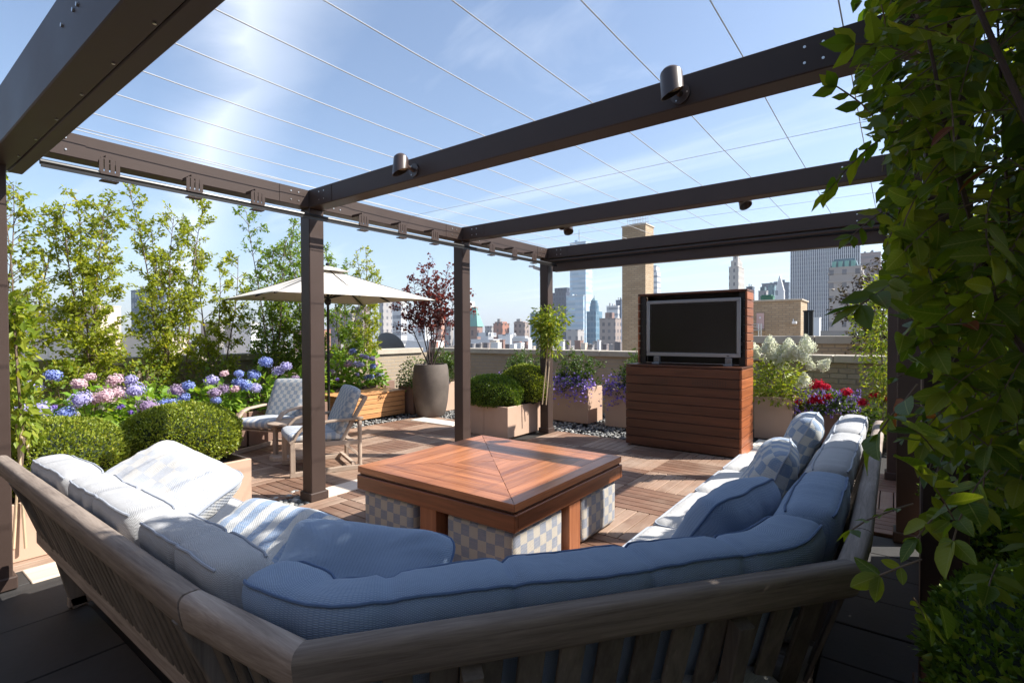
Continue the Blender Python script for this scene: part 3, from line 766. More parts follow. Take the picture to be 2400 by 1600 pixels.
RZ = .82
rail = []
for k in range(20):
    th = 2 * math.pi * k / 20; c, s = math.cos(th), math.sin(th)
    rail.append((math.copysign(abs(c) ** .65, c) * .037 + .10 * 0, -.05 + math.copysign(abs(s) ** .6, s) * .056))
rail = [(a - .18 * b_, b_) for a, b_ in rail]      # tilted with the back
def slat_back(t, a, b_, inward, zt=.765, zb=.335, pitch=.078, wd=.054, skip=()):
    """slats between two points at the rail; inward = horizontal unit vector towards the seat"""
    a, b_, inw = Vector(a), Vector(b_), Vector(inward); L = (b_ - a).length; n = int(L / pitch); d = (b_ - a).normalized()
    for i in range(n):
        p = a + d * (L * (i + .5) / n)
        m_ = MB(); p0 = p + Vector((0, 0, zt)) + inw * .01; p1 = p + Vector((0, 0, zb)) + inw * .15
        m_.bar(p0, p1, wd, .014, up=inw, ch=.003); m_.build('slat', 'shade teak z', t)
def lower_rail(t, a, b_, inward, mat, z=.325):
    o = Vector(inward) * .155 + Vector((0, 0, z)); m_ = MB(); m_.bar(Vector(a) + o, Vector(b_) + o, .035, .075, ch=.006); m_.build('lower_rail', mat, t)
SY, SX = .555, -.085          # rail centre lines
A0, A1, A2, A3, A4, A5 = (-4.02, SY), (-1.475, SY), (-1.03, SY + .045), (SX - .015, 1.80), (SX, 2.12), (SX, 4.83)
# left section
t = thing('sofa_section', 'weathered slat-back sofa section on the left, running towards the front left post', 'sofa', (-2.58, 1.0, 0), 0, 'sectional sofa')
def loc(p, t=None, z=0): return Vector((p[0] - t.location.x, p[1] - t.location.y, z - t.location.z))
m_ = MB(); m_.sweep(rail[::-1], [loc(A0, t, RZ), loc((A1[0] - .004, A1[1]), t, RZ)]); m_.build('top_rail', 'grey teak x', t, True, 50)
slat_back(t, loc((-3.97, SY), t), loc((-1.50, SY), t), (0, 1, 0)); lower_rail(t, loc((-3.99, SY), t), loc(A1, t), (0, 1, 0), 'grey teak x')
for x in (-3.63, -1.52):
    m_ = MB(); m_.bar(loc((x, SY), t, .75), loc((x, SY + .17), t, .34), .04, .055, up=(0, 1, .4), ch=.004); m_.bar(loc((x, SY + .17), t, .35), loc((x, SY + .25), t, 0), .045, .07, up=(0, 1, .3), ch=.004); m_.build('rear_leg', 'shade teak z', t)
    m_ = MB(); m_.bar(loc((x, 1.50), t, .30), loc((x, 1.50), t, 0), .06, .06, up=(0, 1, 0), ch=.004); m_.build('front_leg', 'shade teak z', t)
m_ = MB(); m_.bar(loc((-3.63, SY + .2), t, .03), loc((-3.63, 1.5), t, .03), .045, .05, ch=.004); m_.build('floor_runner', 'grey teak y', t)
m_ = MB(); m_.cbox(-3.66 + 2.58, -1.48 + 2.58, -.27, .53, .22, .30, .004); m_.build('seat_base', 'grey teak x', t)
# corner section
t = thing('sofa_section', 'weathered corner section of the sofa with its angled back to the camera', 'sofa', (-.9, 1.3, 0), 0, 'sectional sofa')
m_ = MB()
pth = [loc(A1, t, RZ), loc(A2, t, RZ), loc(A3, t, RZ), loc(A4, t, RZ)]
m_.sweep(rail[::-1], pth)
n_ = len(rail)
def seg(i0, i1):
    q = MB(); q.v = m_.v[i0 * n_:(i1 + 1) * n_]
    q.f = [(k, (k + 1) % n_, n_ + (k + 1) % n_, n_ + k) for k in range(n_)] + [tuple(range(n_))[::-1], tuple(range(n_, 2 * n_))]; return q
dg = Vector((A3[0] - A2[0], A3[1] - A2[1], 0)).normalized(); dn = Vector((-dg.y, dg.x, 0))
q = seg(0, 1); q.v = [(x + (.004 if i < n_ else -.0006), y, z) for i, (x, y, z) in enumerate(q.v)]; q.build('top_rail', 'grey teak x', t, True, 50)
q = seg(1, 2); ang = math.atan2(dg.y, dg.x); M = Matrix.Rotation(-ang, 4, 'Z'); q.xf(M); o = q.build('top_rail', 'grey teak x', t, True, 50); o.rotation_euler = (0, 0, ang); o.scale = (1, 1, 1.0)
q = seg(2, 3); q.v = [(x, y - (.004 if i >= n_ else -.0006), z) for i, (x, y, z) in enumerate(q.v)]; q.build('top_rail', 'grey teak y', t, True, 50)
slat_back(t, loc((-1.46, SY), t), loc((-1.08, SY + .02), t), (0, 1, 0)); slat_back(t, loc((A2[0] + .03, A2[1] + .03), t), loc((A3[0] - .03, A3[1] - .03), t), dn, pitch=.105, wd=.07)
slat_back(t, loc((SX, 1.86), t), loc((SX, 2.08), t), (-1, 0, 0))
lower_rail(t, loc((A1[0], SY), t), loc((A2[0] - .08, A2[1]), t), (0, 1, 0), 'grey teak x'); lower_rail(t, loc((A2[0] - .05, A2[1]), t), loc((A3[0], A3[1] + .05), t), dn, 'grey teak x', .322); lower_rail(t, loc((SX, 1.85), t), loc(A4, t), (-1, 0, 0), 'grey teak y')
for p in ((-1.44, SY + .2), (-1.44, 1.48), (-1.06, 2.08), (SX - .2, 2.08)):
    m_ = MB(); m_.bar(loc(p, t, .30), loc(p, t, 0), .06, .06, up=(0, 1, 0), ch=.004); m_.build('leg', 'shade teak z', t)
for p in (.25, .75):
    c = Vector((A2[0] + (A3[0] - A2[0]) * p, A2[1] + (A3[1] - A2[1]) * p, 0)); m_ = MB(); m_.bar(loc(c + dn * .0, t, .70), loc(c + dn * .17, t, .0), .05, .05, up=dn, ch=.004); m_.build('rear_leg', 'shade teak z', t)
m_ = MB(); m_.prism([(loc(p, t).x, loc(p, t).y) for p in ((-1.47, .76), (-1.1, .76), (-.29, 1.72), (-.29, 2.11), (-1.07, 2.11), (-1.47, 1.5))], .22, .30); m_.build('seat_base', 'grey teak x', t)
# right section
t = thing('sofa_section', 'weathered sofa section on the right, running away towards the television cabinet', 'sofa', (-.5, 3.48, 0), 0, 'sectional sofa')
m_ = MB(); m_.sweep(rail[::-1], [loc((A4[0], A4[1] + .004), t, RZ), loc(A5, t, RZ)]); m_.build('top_rail', 'grey teak y', t, True, 50)
slat_back(t, loc((SX, 2.15), t), loc((SX, 4.8), t), (-1, 0, 0)); lower_rail(t, loc(A4, t), loc(A5, t), (-1, 0, 0), 'grey teak y')
for y in (2.18, 4.78):
    m_ = MB(); m_.bar(loc((SX, y), t, .75), loc((SX - .17, y), t, .34), .04, .055, up=(-1, 0, .4), ch=.004); m_.bar(loc((SX - .17, y), t, .35), loc((SX - .25, y), t, 0), .045, .07, up=(-1, 0, .3), ch=.004); m_.build('rear_leg', 'shade teak z', t)
    m_ = MB(); m_.bar(loc((-.98, y), t, .30), loc((-.98, y), t, 0), .06, .06, up=(0, 1, 0), ch=.004); m_.build('front_leg', 'shade teak z', t)
m_ = MB(); m_.cbox(-.53, .22, 2.13 - 3.48, 4.81 - 3.48, .22, .30, .004); m_.build('seat_base', 'grey teak y', t)

def cushion(name, me, mat, label, cat, loc=None, rot=None, group=None, pipe=None, pmat='piping cloth'):
    o = link(name, me, mat, None, loc, rot); setp(o, label, cat, group)
    if pipe is not None: pipe.build('piping', pmat, o, True)
    return o
def seat(x0, x1, y0, y1, label, seed, mat='seat cloth'):
    me = rounded(x1 - x0 - .008, y1 - y0 - .008, .15, .06, 16, .022, seed, .007, 5)
    p = MB(); sx, sy = (x1 - x0) / 2 - .012, (y1 - y0) / 2 - .012
    r = .055; pts = []
    for cx, cy, a0 in ((sx - r, sy - r, 0), (-sx + r, sy - r, 90), (-sx + r, -sy + r, 180), (sx - r, -sy + r, 270)):
        for a in range(0, 91, 15): pts.append((cx + r * math.cos(math.radians(a0 + a)), cy + r * math.sin(math.radians(a0 + a)), .052))
    p.tube(pts + [pts[0]], .006, 6)
    cushion('seat_cushion', me, mat, label, 'cushion', ((x0 + x1) / 2, (y0 + y1) / 2, .382), None, 'sofa seat cushions', p)
seat(-3.66, -2.56, .76, 1.56, 'off-white seat cushion at the far left end of the sofa, beside the box shrubs', 1)
seat(-2.55, -1.48, .76, 1.56, 'off-white seat cushion of the left section, next to the sofa corner', 2)
seat(-1.09, -.27, 2.13, 2.72, 'off-white seat cushion nearest the camera on the right section', 3)
seat(-1.09, -.27, 2.73, 3.45, 'off-white seat cushion second from the corner on the right section', 4)
seat(-1.09, -.27, 3.46, 4.15, 'off-white seat cushion third from the corner on the right section', 5)
seat(-1.09, -.27, 4.16, 4.81, 'off-white seat cushion at the far end of the right section', 6)
me = rounded(.9, 1.15, .15, .06, 14, .02, 8, .006)
cushion('seat_cushion', me, 'seat cloth', 'shaded seat cushion in the corner of the sofa under the blue pillows', 'cushion', (-.86, 1.48, .381), (0, 0, -.72), 'sofa seat cushions')

BZ, BH, BT = .42, .445, .215
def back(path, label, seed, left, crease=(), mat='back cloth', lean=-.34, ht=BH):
    me, p = sweep_cushion([(x, y, BZ) for x, y in path], BT + (.02 if mat == 'shade blue cloth' else 0), ht, lean if left else lean, seed, crease=crease)
    cushion('back_cushion', me, mat, label, 'cushion', None, None, 'sofa back cushions', p, 'shade blue piping' if mat == 'shade blue cloth' else 'piping cloth')
# path direction chosen so that the left-hand normal points to the seat: x increasing along the left run
back([(-3.62, .83), (-2.99, .83)], 'pale back cushion at the far left end of the sofa', 1, True)
back([(-2.965, .835), (-2.145, .835)], 'sunlit pale back cushion in the middle of the left sofa run', 2, True, (.4,))
back([(-2.12, .84), (-1.46, .84)], 'back cushion on the left run, half in sun and half in blue shade', 3, True, (.35,))
back([(-1.42, .86), (-1.19, .875), (-.44, 1.80), (-.40, 2.06)], 'long bent back cushion wrapping the sofa corner in cloth tinted shade blue', 4, True, (.2, .31, .62, 1.0, 1.3), ht=.45, mat='shade blue cloth')
back([(-.385, 2.08), (-.385, 2.78)], 'back cushion in shade-tinted blue cloth on the right run next to the corner', 5, True, mat='shade blue cloth')
back([(-.38, 2.80), (-.38, 3.92)], 'back cushion on the right run crossed by the shadow edge', 6, True, (.5,))
back([(-.385, 3.95), (-.385, 4.78)], 'sunlit back cushion at the far end of the right sofa run', 7, True)

def pillow(label, loc, rot, sx, sy, mat, seed, th=.16, pm='piping cloth'):
    me, pts = pillow_mesh(sx, sy, th, seed); p = MB()
    p.tube(pts + [pts[0]], .0055, 6)
    return cushion('throw_pillow', me, mat, label, 'pillow', loc, Euler(rot), 'throw pillows on the sofa', p, pm)
R = math.radians
pillow('large pale checked pillow against the left back cushions', (-2.93, .96, .715), (R(30), R(4), R(2)), .86, .54, 'white check cloth', 11, .27)
pillow('blue and white striped pillow lying by the left seat', (-2.22, 1.16, .545), (R(30), R(3), R(14)), .72, .44, 'stripe cloth', 12, .22)
pillow('plain lumbar pillow in shade-tinted blue cloth by the sofa corner', (-1.66, 1.21, .56), (R(42), R(1), R(24)), .72, .42, 'shade blue cloth', 13, .25, 'shade blue piping')
pillow('blue checked pillow at the far end of the right sofa run', (-.56, 4.28, .68), (0, R(-64), R(3)), .50, .58, 'blue check cloth', 14, .22)
pillow('blue checked pillow in the middle of the right sofa run', (-.58, 3.22, .655), (0, R(-62), R(8)), .49, .60, 'blue check cloth', 15, .22)
pillow('plain pillow in shade-tinted blue cloth with piping beside the right corner', (-.60, 2.38, .64), (0, R(-60), R(-12)), .44, .60, 'shade blue cloth', 16, .24, 'shade blue piping')

# ------------------------------------------------------------------ coffee table and ottomans
m_wood('ipe x', (.19, .060, .024), (.50, .20, .085), 'x', .30, rv=.18, scale=.9, spec=.5, bump=.12)
m_wood('ipe y', (.20, .064, .026), (.52, .21, .09), 'y', .30, rv=.18, scale=.9, spec=.5, bump=.12)
m_wood('ipe apron x', (.11, .036, .015), (.29, .10, .042), 'x', .34, rv=.15, spec=.45, bump=.12)  # both apron woods: table wood darkened to stand for the shade there
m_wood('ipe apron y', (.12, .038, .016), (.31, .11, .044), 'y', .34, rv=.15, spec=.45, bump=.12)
m_wood('ipe z', (.17, .055, .025), (.38, .15, .07), 'z', .38, rv=.15, spec=.45, bump=.15)
m_wood('ipe shade tone x', (.048, .017, .009), (.135, .047, .022), 'x', .38, rv=.22, spec=.45, bump=.15)  # shaded copy of the cabinet wood, front shade put into the colour
m_wood('ipe lit tone y', (.17, .05, .020), (.42, .135, .05), 'y', .38, rv=.22, spec=.45, bump=.15)  # lit copy of the cabinet wood, sun on the sides in the colour
TX0, TX1, TY0, TY1, TZ = -3.165, -1.72, 2.31, 3.73, .53
tcx, tcy = (TX0 + TX1) / 2, (TY0 + TY1) / 2; hw, hd = (TX1 - TX0) / 2, (TY1 - TY0) / 2
tb = thing('coffee_table', 'large square hardwood coffee table with mitred top between sofa and television', 'table', (tcx, tcy, 0))
NP = 7
for sgn, ax in ((-1, 'x'), (1, 'x'), (-1, 'y'), (1, 'y')):
    for k in range(NP):
        a, c = k / NP, (k + 1) / NP; g = .0012
        if ax == 'x': pts = [(-hw * c + g * 2, sgn * (hd * c - g)), (hw * c - g * 2, sgn * (hd * c - g)), (hw * a - g * 2 if k else 0, sgn * (hd * a + g)), (-hw * a + g * 2 if k else 0, sgn * (hd * a + g))]
        else: pts = [(sgn * (hw * c - g), -hd * c + g * 2), (sgn * (hw * c - g), hd * c - g * 2), (sgn * (hw * a + g), hd * a - g * 2 if k else 0), (sgn * (hw * a + g), -hd * a + g * 2 if k else 0)]
        if k == 0: pts = pts[:3]
        m_ = MB(); m_.prism(pts, TZ - .045, TZ + RNG.uniform(-.0006, .0006)); m_.build('plank', 'ipe ' + ax, tb)
m_ = MB(); m_.cbox(-hw + .012, hw - .012, -hd + .012, hd - .012, TZ - .062, TZ - .046, .003); m_.build('reveal', 'ipe shade tone x', tb)
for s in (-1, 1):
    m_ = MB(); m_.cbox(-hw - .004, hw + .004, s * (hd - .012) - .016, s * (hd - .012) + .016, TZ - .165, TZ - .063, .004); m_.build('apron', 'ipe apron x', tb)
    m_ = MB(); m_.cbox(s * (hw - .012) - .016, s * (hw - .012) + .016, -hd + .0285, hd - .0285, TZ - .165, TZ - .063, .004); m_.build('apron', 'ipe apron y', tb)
for p in ((0, -hd + .06, 'x'), (0, hd - .06, 'x'), (-hw + .06, 0, 'y'), (hw - .06, 0, 'y')):
    m_ = MB(); a, b_ = (.075, .045) if p[2] == 'x' else (.045, .075)
    m_.cbox(p[0] - a, p[0] + a, p[1] - b_, p[1] + b_, 0, TZ - .064, .004); m_.build('leg', 'ipe z', tb)
m_ = MB(); m_.cbox(-.07, .07, -hd + .11, hd - .11, .12, .36, .003); m_.box(-hw + .11, -.071, -.07, .07, .12, .36); m_.box(.071, hw - .11, -.07, .07, .12, .36); m_.build('cross_base', 'ipe lit tone y', tb)
for sx, sy, lb in ((1, -1, 'checked cube ottoman under the near corner of the table, its side in sun'), (-1, -1, 'checked cube ottoman under the left corner of the table'), (1, 1, 'checked cube ottoman under the right corner of the table, crossed by a shadow'), (-1, 1, 'checked cube ottoman hidden under the far corner of the table')):
    me = rounded(.53, .55, .335, .022, 12, .006, 3 + sx, .0025)
    me.materials.append(MATS['ottoman cloth'])
    o = link('ottoman', me, None, None, (tcx + sx * (hw - .30), tcy + sy * (hd - .305), .017 + .1675)); setp(o, lb, 'ottoman', 'checked ottomans under the table')
    m_ = MB()
    for a in (-1, 1):
        for c in (-1, 1): m_.cbox(a * .21 - .02, a * .21 + .02, c * .21 - .02, c * .21 + .02, -.1845, -.16, .003)
    m_.build('feet', 'black metal', o)

# ------------------------------------------------------------------ television cabinet
TVY = 6.44; tv = thing('television_cabinet', 'tall red-brown slatted hardwood cabinet holding the outdoor television', 'cabinet', (-2.172, TVY + .3, 0))
hwc = .735
nsl = 9; h = 1.08
m_ = MB(); m_.box(-hwc + .02, hwc - .02, -.28, .28, .03, h - .02); m_.build('carcass', 'black metal', tv)
for k in range(nsl):
    z0, z1 = .015 + (h - .03) * k / nsl, .015 + (h - .03) * (k + 1) / nsl
    m_ = MB(); m_.cbox(-hwc, hwc - .03, -.30, -.281, z0 + .004, z1 - .004, .003); o = m_.build('plank', 'ipe shade tone x', tv)
    if k == nsl - 2:
        for gx in (-.36, .36):
            q = MB()
            for i in range(14):
                for j in range(4):
                    c = (gx - .20 + i * .03, -.3005, (z0 + z1) / 2 - .03 + j * .02); q.tube([c, (c[0], c[1] + .001, c[2])], .0065, 6)
            q.build('vent_holes', 'black metal', o)['kind'] = 'stuff'
    m_ = MB(); m_.cbox(hwc - .028, hwc, -.30, .30, z0 + .004, z1 - .004, .003); m_.build('plank', 'ipe lit tone y', tv)
    m_ = MB(); m_.cbox(-hwc, -hwc + .019, -.279, .30, z0 + .004, z1 - .004, .003); m_.build('plank', 'ipe lit tone y', tv)
m_ = MB(); m_.cbox(-hwc, hwc, -.30, .30, h - .012, h + .012, .003); m_.build('top_board', 'ipe shade tone x', tv)
H2 = 2.045; nu = 9
xs0 = -hwc + .06
m_ = MB(); m_.cbox(xs0, hwc, .05, .30, H2 - .03, H2, .003); m_.build('top_board', 'ipe shade tone x', tv)
m_ = MB(); m_.box(xs0 + .02, hwc - .02, .26, .28, h + .014, H2 - .031); m_.build('back_panel', 'black metal', tv)
for k in range(nu):
    z0, z1 = h + .013 + (H2 - .043 - h) * k / nu, h + .013 + (H2 - .043 - h) * (k + 1) / nu
    m_ = MB(); m_.cbox(hwc - .022, hwc, -.04, .30, z0 + .004, z1 - .004, .003); m_.build('plank', 'ipe lit tone y', tv)
    m_ = MB(); m_.cbox(xs0, xs0 + .02, -.04, .26, z0 + .004, z1 - .004, .003); m_.build('plank', 'ipe lit tone y', tv)
    for sx in (xs0 + .045, hwc - .045):
        q = MB(); q.tube([(sx, .0, z0), (sx, .012, z0)], .004, 6); q.build('fastener', 'steel', tv)
m_ = MB(); m_.cbox(xs0, hwc, -.04, .049, H2 - .03, H2 - .001, .003); m_.build('top_board', 'ipe shade tone x', tv)
for a_, b2 in ((xs0 + .021, xs0 + .10), (hwc - .10, hwc - .023)): m_ = MB(); m_.box(a_, b2, -.0, .02, h + .014, H2 - .032); m_.build('inner_frame', 'black metal', tv)
m_plain('tv silver', (.30, .31, .33), .35, .04, 8, metal=.6)
m_plain('tv bezel', (.008, .008, .008), .25, .1, 8)
b = NB('tv screen'); b.done(b.ramp(b.noise(b.obj(), 1.5, 3), [(.3, (.010, .0095, .009)), (.7, (.015, .0145, .014))]), .2, .35)
t = thing('television', 'flat television with silver frame and dark screen in the slatted cabinet', 'television', (-2.105, TVY + .24, h + .014))
W2, z0, z1 = .60, .105, .845
m_ = MB(); m_.cbox(-W2, W2, 0, .09, z0, z1, .012); m_.build('housing', 'tv bezel', t)
for q in ((-W2, W2, z1 - .042, z1), (-W2, W2, z0, z0 + .05), (-W2, -W2 + .045, z0 + .0505, z1 - .0425), (W2 - .045, W2, z0 + .0505, z1 - .0425)):
    m_ = MB(); m_.cbox(q[0], q[1], -.022, -.001, q[2], q[3], .004); m_.build('frame', 'tv silver', t)
m_ = MB(); m_.box(-W2 + .046, W2 - .046, -.012, -.002, z0 + .051, z1 - .043); m_.build('screen_border', 'tv bezel', t)
m_ = MB(); m_.box(-W2 + .066, W2 - .066, -.016, -.0125, z0 + .066, z1 - .06); m_.build('screen', 'tv screen', t)
m_ = MB(); m_.cbox(.44, .47, -.024, -.0225, z0 + .018, z0 + .026, .0005); m_.build('badge', 'tv bezel', t)
for s in (-1, 1):
    m_ = MB(); m_.cbox(s * .46 - .05, s * .46 + .05, -.06, .04, 0, .02, .003); m_.cbox(s * .46 - .04, s * .46 + .04, -.02, .03, .021, .10, .004); f = m_.build('foot', 'tv silver', t)
    for k in range(4):
        q = MB(); q.box(s * .46 - .033, s * .46 + .033, -.0225, -.0205, .035 + k * .015, .040 + k * .015); q.build('slot', 'tv bezel', f)

# ------------------------------------------------------------------ lounge chairs, side table
m_wood('pale teak', (.32, .24, .185), (.47, .375, .30), 'y', .7, spec=.2)
m_wood('pale teak z', (.32, .24, .185), (.47, .375, .30), 'z', .7, spec=.2)
fabric('chair check cloth', (.46, .46, .45), (.21, .265, .335), .055)
fabric('chair stripe cloth', (.50, .50, .49), (.24, .30, .40), .045, stripe=True)
def chair(loc_, rz, label):
    t = thing('lounge_chair', label, 'chair', loc_, rz, 'low teak lounge chairs')
    for s in (-1, 1):
        x = s * .31
        m_ = MB(); m_.bar((x, -.36, .025), (x, .39, .025), .045, .05, ch=.004); m_.build('runner', 'pale teak', t)
        m_ = MB(); m_.bar((x, -.335, .05), (x, -.335, .36), .045, .05, up=(0, 1, 0), ch=.004); m_.build('front_leg', 'pale teak z', t)
        m_ = MB(); m_.tube([(x, .365, .05), (x, .365, .56)], .024, 10); m_.build('rear_leg', 'pale teak z', t, True)
        m_ = MB(); m_.bar((x, -.34, .335), (x, .365, .30), .03, .05, ch=.004); m_.build('seat_rail', 'pale teak', t)
        m_ = MB()
        pts = [(.40, .565), (.1, .56), (-.12, .55), (-.22, .52), (-.28, .46), (-.32, .39), (-.36, .36)]
        for (a, b_), (c, d) in zip(pts, pts[1:]): m_.bar((x, a, b_), (x, c, d), .06, .026, ch=.003)
        m_.build('arm', 'pale teak', t, True, 50)
        m_ = MB(); m_.bar((s * .27, .16, .30), (s * .27, .45, .80), .03, .045, up=(0, 1, -.5), ch=.003); m_.build('back_post', 'pale teak z', t)
        m_ = MB(); m_.bar((x, .36, .15), (x, .20, .30), .025, .03, ch=.003); m_.build('brace', 'pale teak z', t)
    for z_, y_ in ((.34, .20), (.55, .32), (.78, .445)):
        m_ = MB(); m_.bar((-.27, y_, z_), (.27, y_, z_), .02, .05, ch=.003); m_.build('back_slat', 'pale teak', t)
    for y_ in (-.30, -.1, .1, .28):
        m_ = MB(); m_.bar((-.30, y_, .318), (.30, y_, .318), .06, .018, ch=.003); m_.build('seat_slat', 'pale teak', t)
    m_ = MB(); m_.bar((-.30, .30, .06), (.30, .30, .06), .04, .03, ch=.003); m_.build('stretcher', 'pale teak', t)
    me = rounded(.56, .60, .11, .045, 12, .012, 21, .006); o = link('seat_cushion', me, 'chair stripe cloth', t, (0, -.07, .388), (R(-3), 0, 0))
    me = rounded(.57, .115, .56, .045, 12, .012, 22, .006); o = link('back_cushion', me, 'chair check cloth', t, (0, .255, .63), (R(-23), 0, 0))
    return t
chair((-5.21, 3.30, 0), math.atan2(-.93, -.37) + math.pi / 2, 'pale teak lounge chair behind the front left post, seen from its side')
chair((-6.42, 3.42, 0), math.atan2(-.94, .34) + math.pi / 2, 'pale teak lounge chair under the umbrella facing the round side table')
t = thing('side_table', 'small round pale side table between the two lounge chairs', 'table', (-5.92, 3.33, 0))
m_ = MB(); m_.lathe([(0, .445), (.235, .445), (.245, .437), (.245, .425), (.235, .418), (0, .418)], 36); m_.build('table_top', 'pale teak', t, True, 40)
m_ = MB(); m_.lathe([(0, .417), (.12, .417), (.075, .39), (.055, .22), (.07, .06), (.075, .045), (0, .045)], 24); m_.build('pedestal', 'pale teak z', t, True, 40)
m_ = MB(); m_.lathe([(0, .045), (.21, .045), (.22, .03), (.22, 0), (0, 0)], 36); m_.build('table_base', 'pale teak', t, True, 40)

# ------------------------------------------------------------------ umbrella
m_plain('canvas', (.66, .62, .56), .9, .04, 3, .15, 300)
b = NB('canvas cloth'); b.l(b.ramp(b.noise(b.obj(), 2, 4), [(.3, (.62, .58, .52)), (.7, (.68, .64, .58))]), b.b.inputs['Base Color']); b.b.inputs['Roughness'].default_value = .9
tr = b.n('ShaderNodeBsdfTranslucent', {'Color': (.5, .42, .34, 1)}); ms = b.n('ShaderNodeMixShader', {0: .10}); b.l(b.b.outputs[0], ms.inputs[1]); b.l(tr.outputs[0], ms.inputs[2]); b.l(ms.outputs[0], b.o.inputs['Surface']); MATS['canvas cloth'] = b.m
um = thing('umbrella', 'square cream canvas umbrella on a black pole behind the front left post', 'umbrella', (-7.2, 4.72, 0))
cn = [(.88, -1.35), (1.24, 1.15), (-.78, 1.25), (-1.27, -1.05)]
V = []; F = []; G = 12
def edgept(k, u):
    a, b_ = cn[k], cn[(k + 1) % 4]; p = (a[0] + (b_[0] - a[0]) * u, a[1] + (b_[1] - a[1]) * u); s = 1 - .045 * 4 * u * (1 - u); return p[0] * s, p[1] * s
for k in range(4):
    base = len(V)
    for i in range(G + 1):
        r = i / G
        for j in range(G + 1):
            u = j / G; ex, ey = edgept(k, u); zed = 2.05 + .015 * 4 * u * (1 - u)
            zr = 2.55 + (zed - 2.55) * (r ** .93) - .025 * 4 * u * (1 - u) * r * (1 - r) * 2
            V.append((ex * r, ey * r, zr))
    for i in range(G):
        for j in range(G):
            F.append((base + i * (G + 1) + j, base + i * (G + 1) + j + 1, base + (i + 1) * (G + 1) + j + 1, base + (i + 1) * (G + 1) + j))
m_ = MB(); m_.v = V; m_.f = F; o = m_.build('canopy', 'canvas cloth', um, True, 12)
md = o.modifiers.new('cloth', 'SOLIDIFY'); md.thickness = .003
m_ = MB()
for k in range(4): m_.add([(cn[k][0] * .2, cn[k][1] * .2, 2.50), (cn[(k + 1) % 4][0] * .2, cn[(k + 1) % 4][1] * .2, 2.50), (0, 0, 2.59)], [(0, 1, 2)])
o = m_.build('vent_cap', 'canvas cloth', um, False); md = o.modifiers.new('cloth', 'SOLIDIFY'); md.thickness = .003
for k in range(4):
    for u, s in ((0, .99), (.5, .93)):
        ex, ey = edgept(k, u); m_ = MB(); m_.bar((0.03 * ex, .03 * ey, 2.515), (ex * s, ey * s, 2.05 + (.0 if u == 0 else .02) - .012), .018, .022); m_.build('rib', 'black metal', um)
        m_ = MB(); m_.bar((0.03 * ex, .03 * ey, 2.08), (ex * .5, ey * .5, 2.28), .012, .016); m_.build('strut', 'black metal', um)
m_ = MB(); m_.tube([(0, 0, .03), (0, 0, 2.62)], .021, 14); m_.build('pole', 'black metal', um, True)
m_ = MB(); m_.lathe([(0, 1.97), (.035, 1.97), (.05, 2.0), (.05, 2.05), (.03, 2.07), (0, 2.07)], 16); m_.build('runner', 'black metal', um, True)
m_ = MB(); m_.lathe([(0, 2.60), (.03, 2.60), (.028, 2.63), (.0, 2.645)], 12); m_.build('finial', 'black metal', um, True)
m_ = MB(); m_.lathe([(0, 0), (.24, 0), (.24, .03), (.22, .045), (.05, .06), (.035, .25), (.0, .25)], 28); m_.build('umbrella_base', 'black metal', um, True, 40)

# ------------------------------------------------------------------ bench
m_wood('cedar', (.42, .19, .07), (.68, .36, .16), 'y', .45, rv=.12, spec=.4)
m_wood('cedar x', (.40, .18, .07), (.64, .34, .15), 'x', .45, rv=.12, spec=.4)
bn = thing('storage_bench', 'orange cedar plank bench box below the blue hydrangeas', 'bench', (-7.68, 5.72, 0))
L_ = .70; D_ = .34
m_ = MB(); m_.box(-D_ + .02, D_ - .02, -L_ + .02, L_ - .02, .03, .42); m_.build('carcass', 'black metal', bn)
for k in range(5):
    z0, z1 = .02 + .084 * k, .02 + .084 * (k + 1)
    m_ = MB(); m_.cbox(D_ - .019, D_, -L_, L_, z0 + .004, z1 - .004, .003); m_.build('plank', 'cedar', bn)
    m_ = MB(); m_.cbox(-D_, D_ - .020, -L_, -L_ + .019, z0 + .004, z1 - .004, .003); m_.build('plank', 'cedar x', bn)
    m_ = MB(); m_.cbox(-D_, D_ - .020, L_ - .019, L_, z0 + .004, z1 - .004, .003); m_.build('plank', 'cedar x', bn)
for k in range(5):
    a, c = -D_ - .01 + (2 * D_ + .03) * k / 5, -D_ - .01 + (2 * D_ + .03) * (k + 1) / 5
    m_ = MB(); m_.cbox(a + .003, c - .003, -L_ - .015, L_ + .015, .442, .466, .003); m_.build('plank', 'cedar', bn)
# ------------------------------------------------------------------ plants
m_plain('planter clay', (.50, .345, .255), .7, .06, 3, .1, 200)
m_plain('planter brown', (.22, .135, .10), .7, .08, 3, .1, 200)
m_plain('soil', (.035, .025, .018), .95, .3, 20, .5, 60)
m_plain('bark', (.16, .115, .085), .85, .3, 12, .5, 60, use='pos')
m_plain('dark bark', (.065, .042, .036), .8, .3, 12, .4, 60, use='pos')
m_wood('bamboo', (.46, .34, .22), (.66, .52, .36), 'z', .5)
m_leaf('tree leaf', [(0, (.15, .21, .025)), (.5, (.32, .37, .04)), (.85, (.48, .48, .06)), (1, (.60, .50, .08))], .5)
m_leaf('tree leaf deep', [(0, (.08, .15, .02)), (.5, (.17, .27, .035)), (.9, (.30, .38, .045)), (1, (.42, .42, .06))], .48)
m_leaf('box leaf', [(0, (.06, .12, .016)), (.5, (.13, .22, .026)), (.85, (.24, .33, .04)), (1, (.36, .40, .06))], .3, .4)
m_leaf('box leaf young', [(0, (.10, .15, .018)), (.5, (.24, .30, .035)), (.85, (.38, .42, .05)), (1, (.50, .48, .09))], .3, .4)
m_plain('box core', (.012, .022, .006), .9, .3, 12, use='pos')
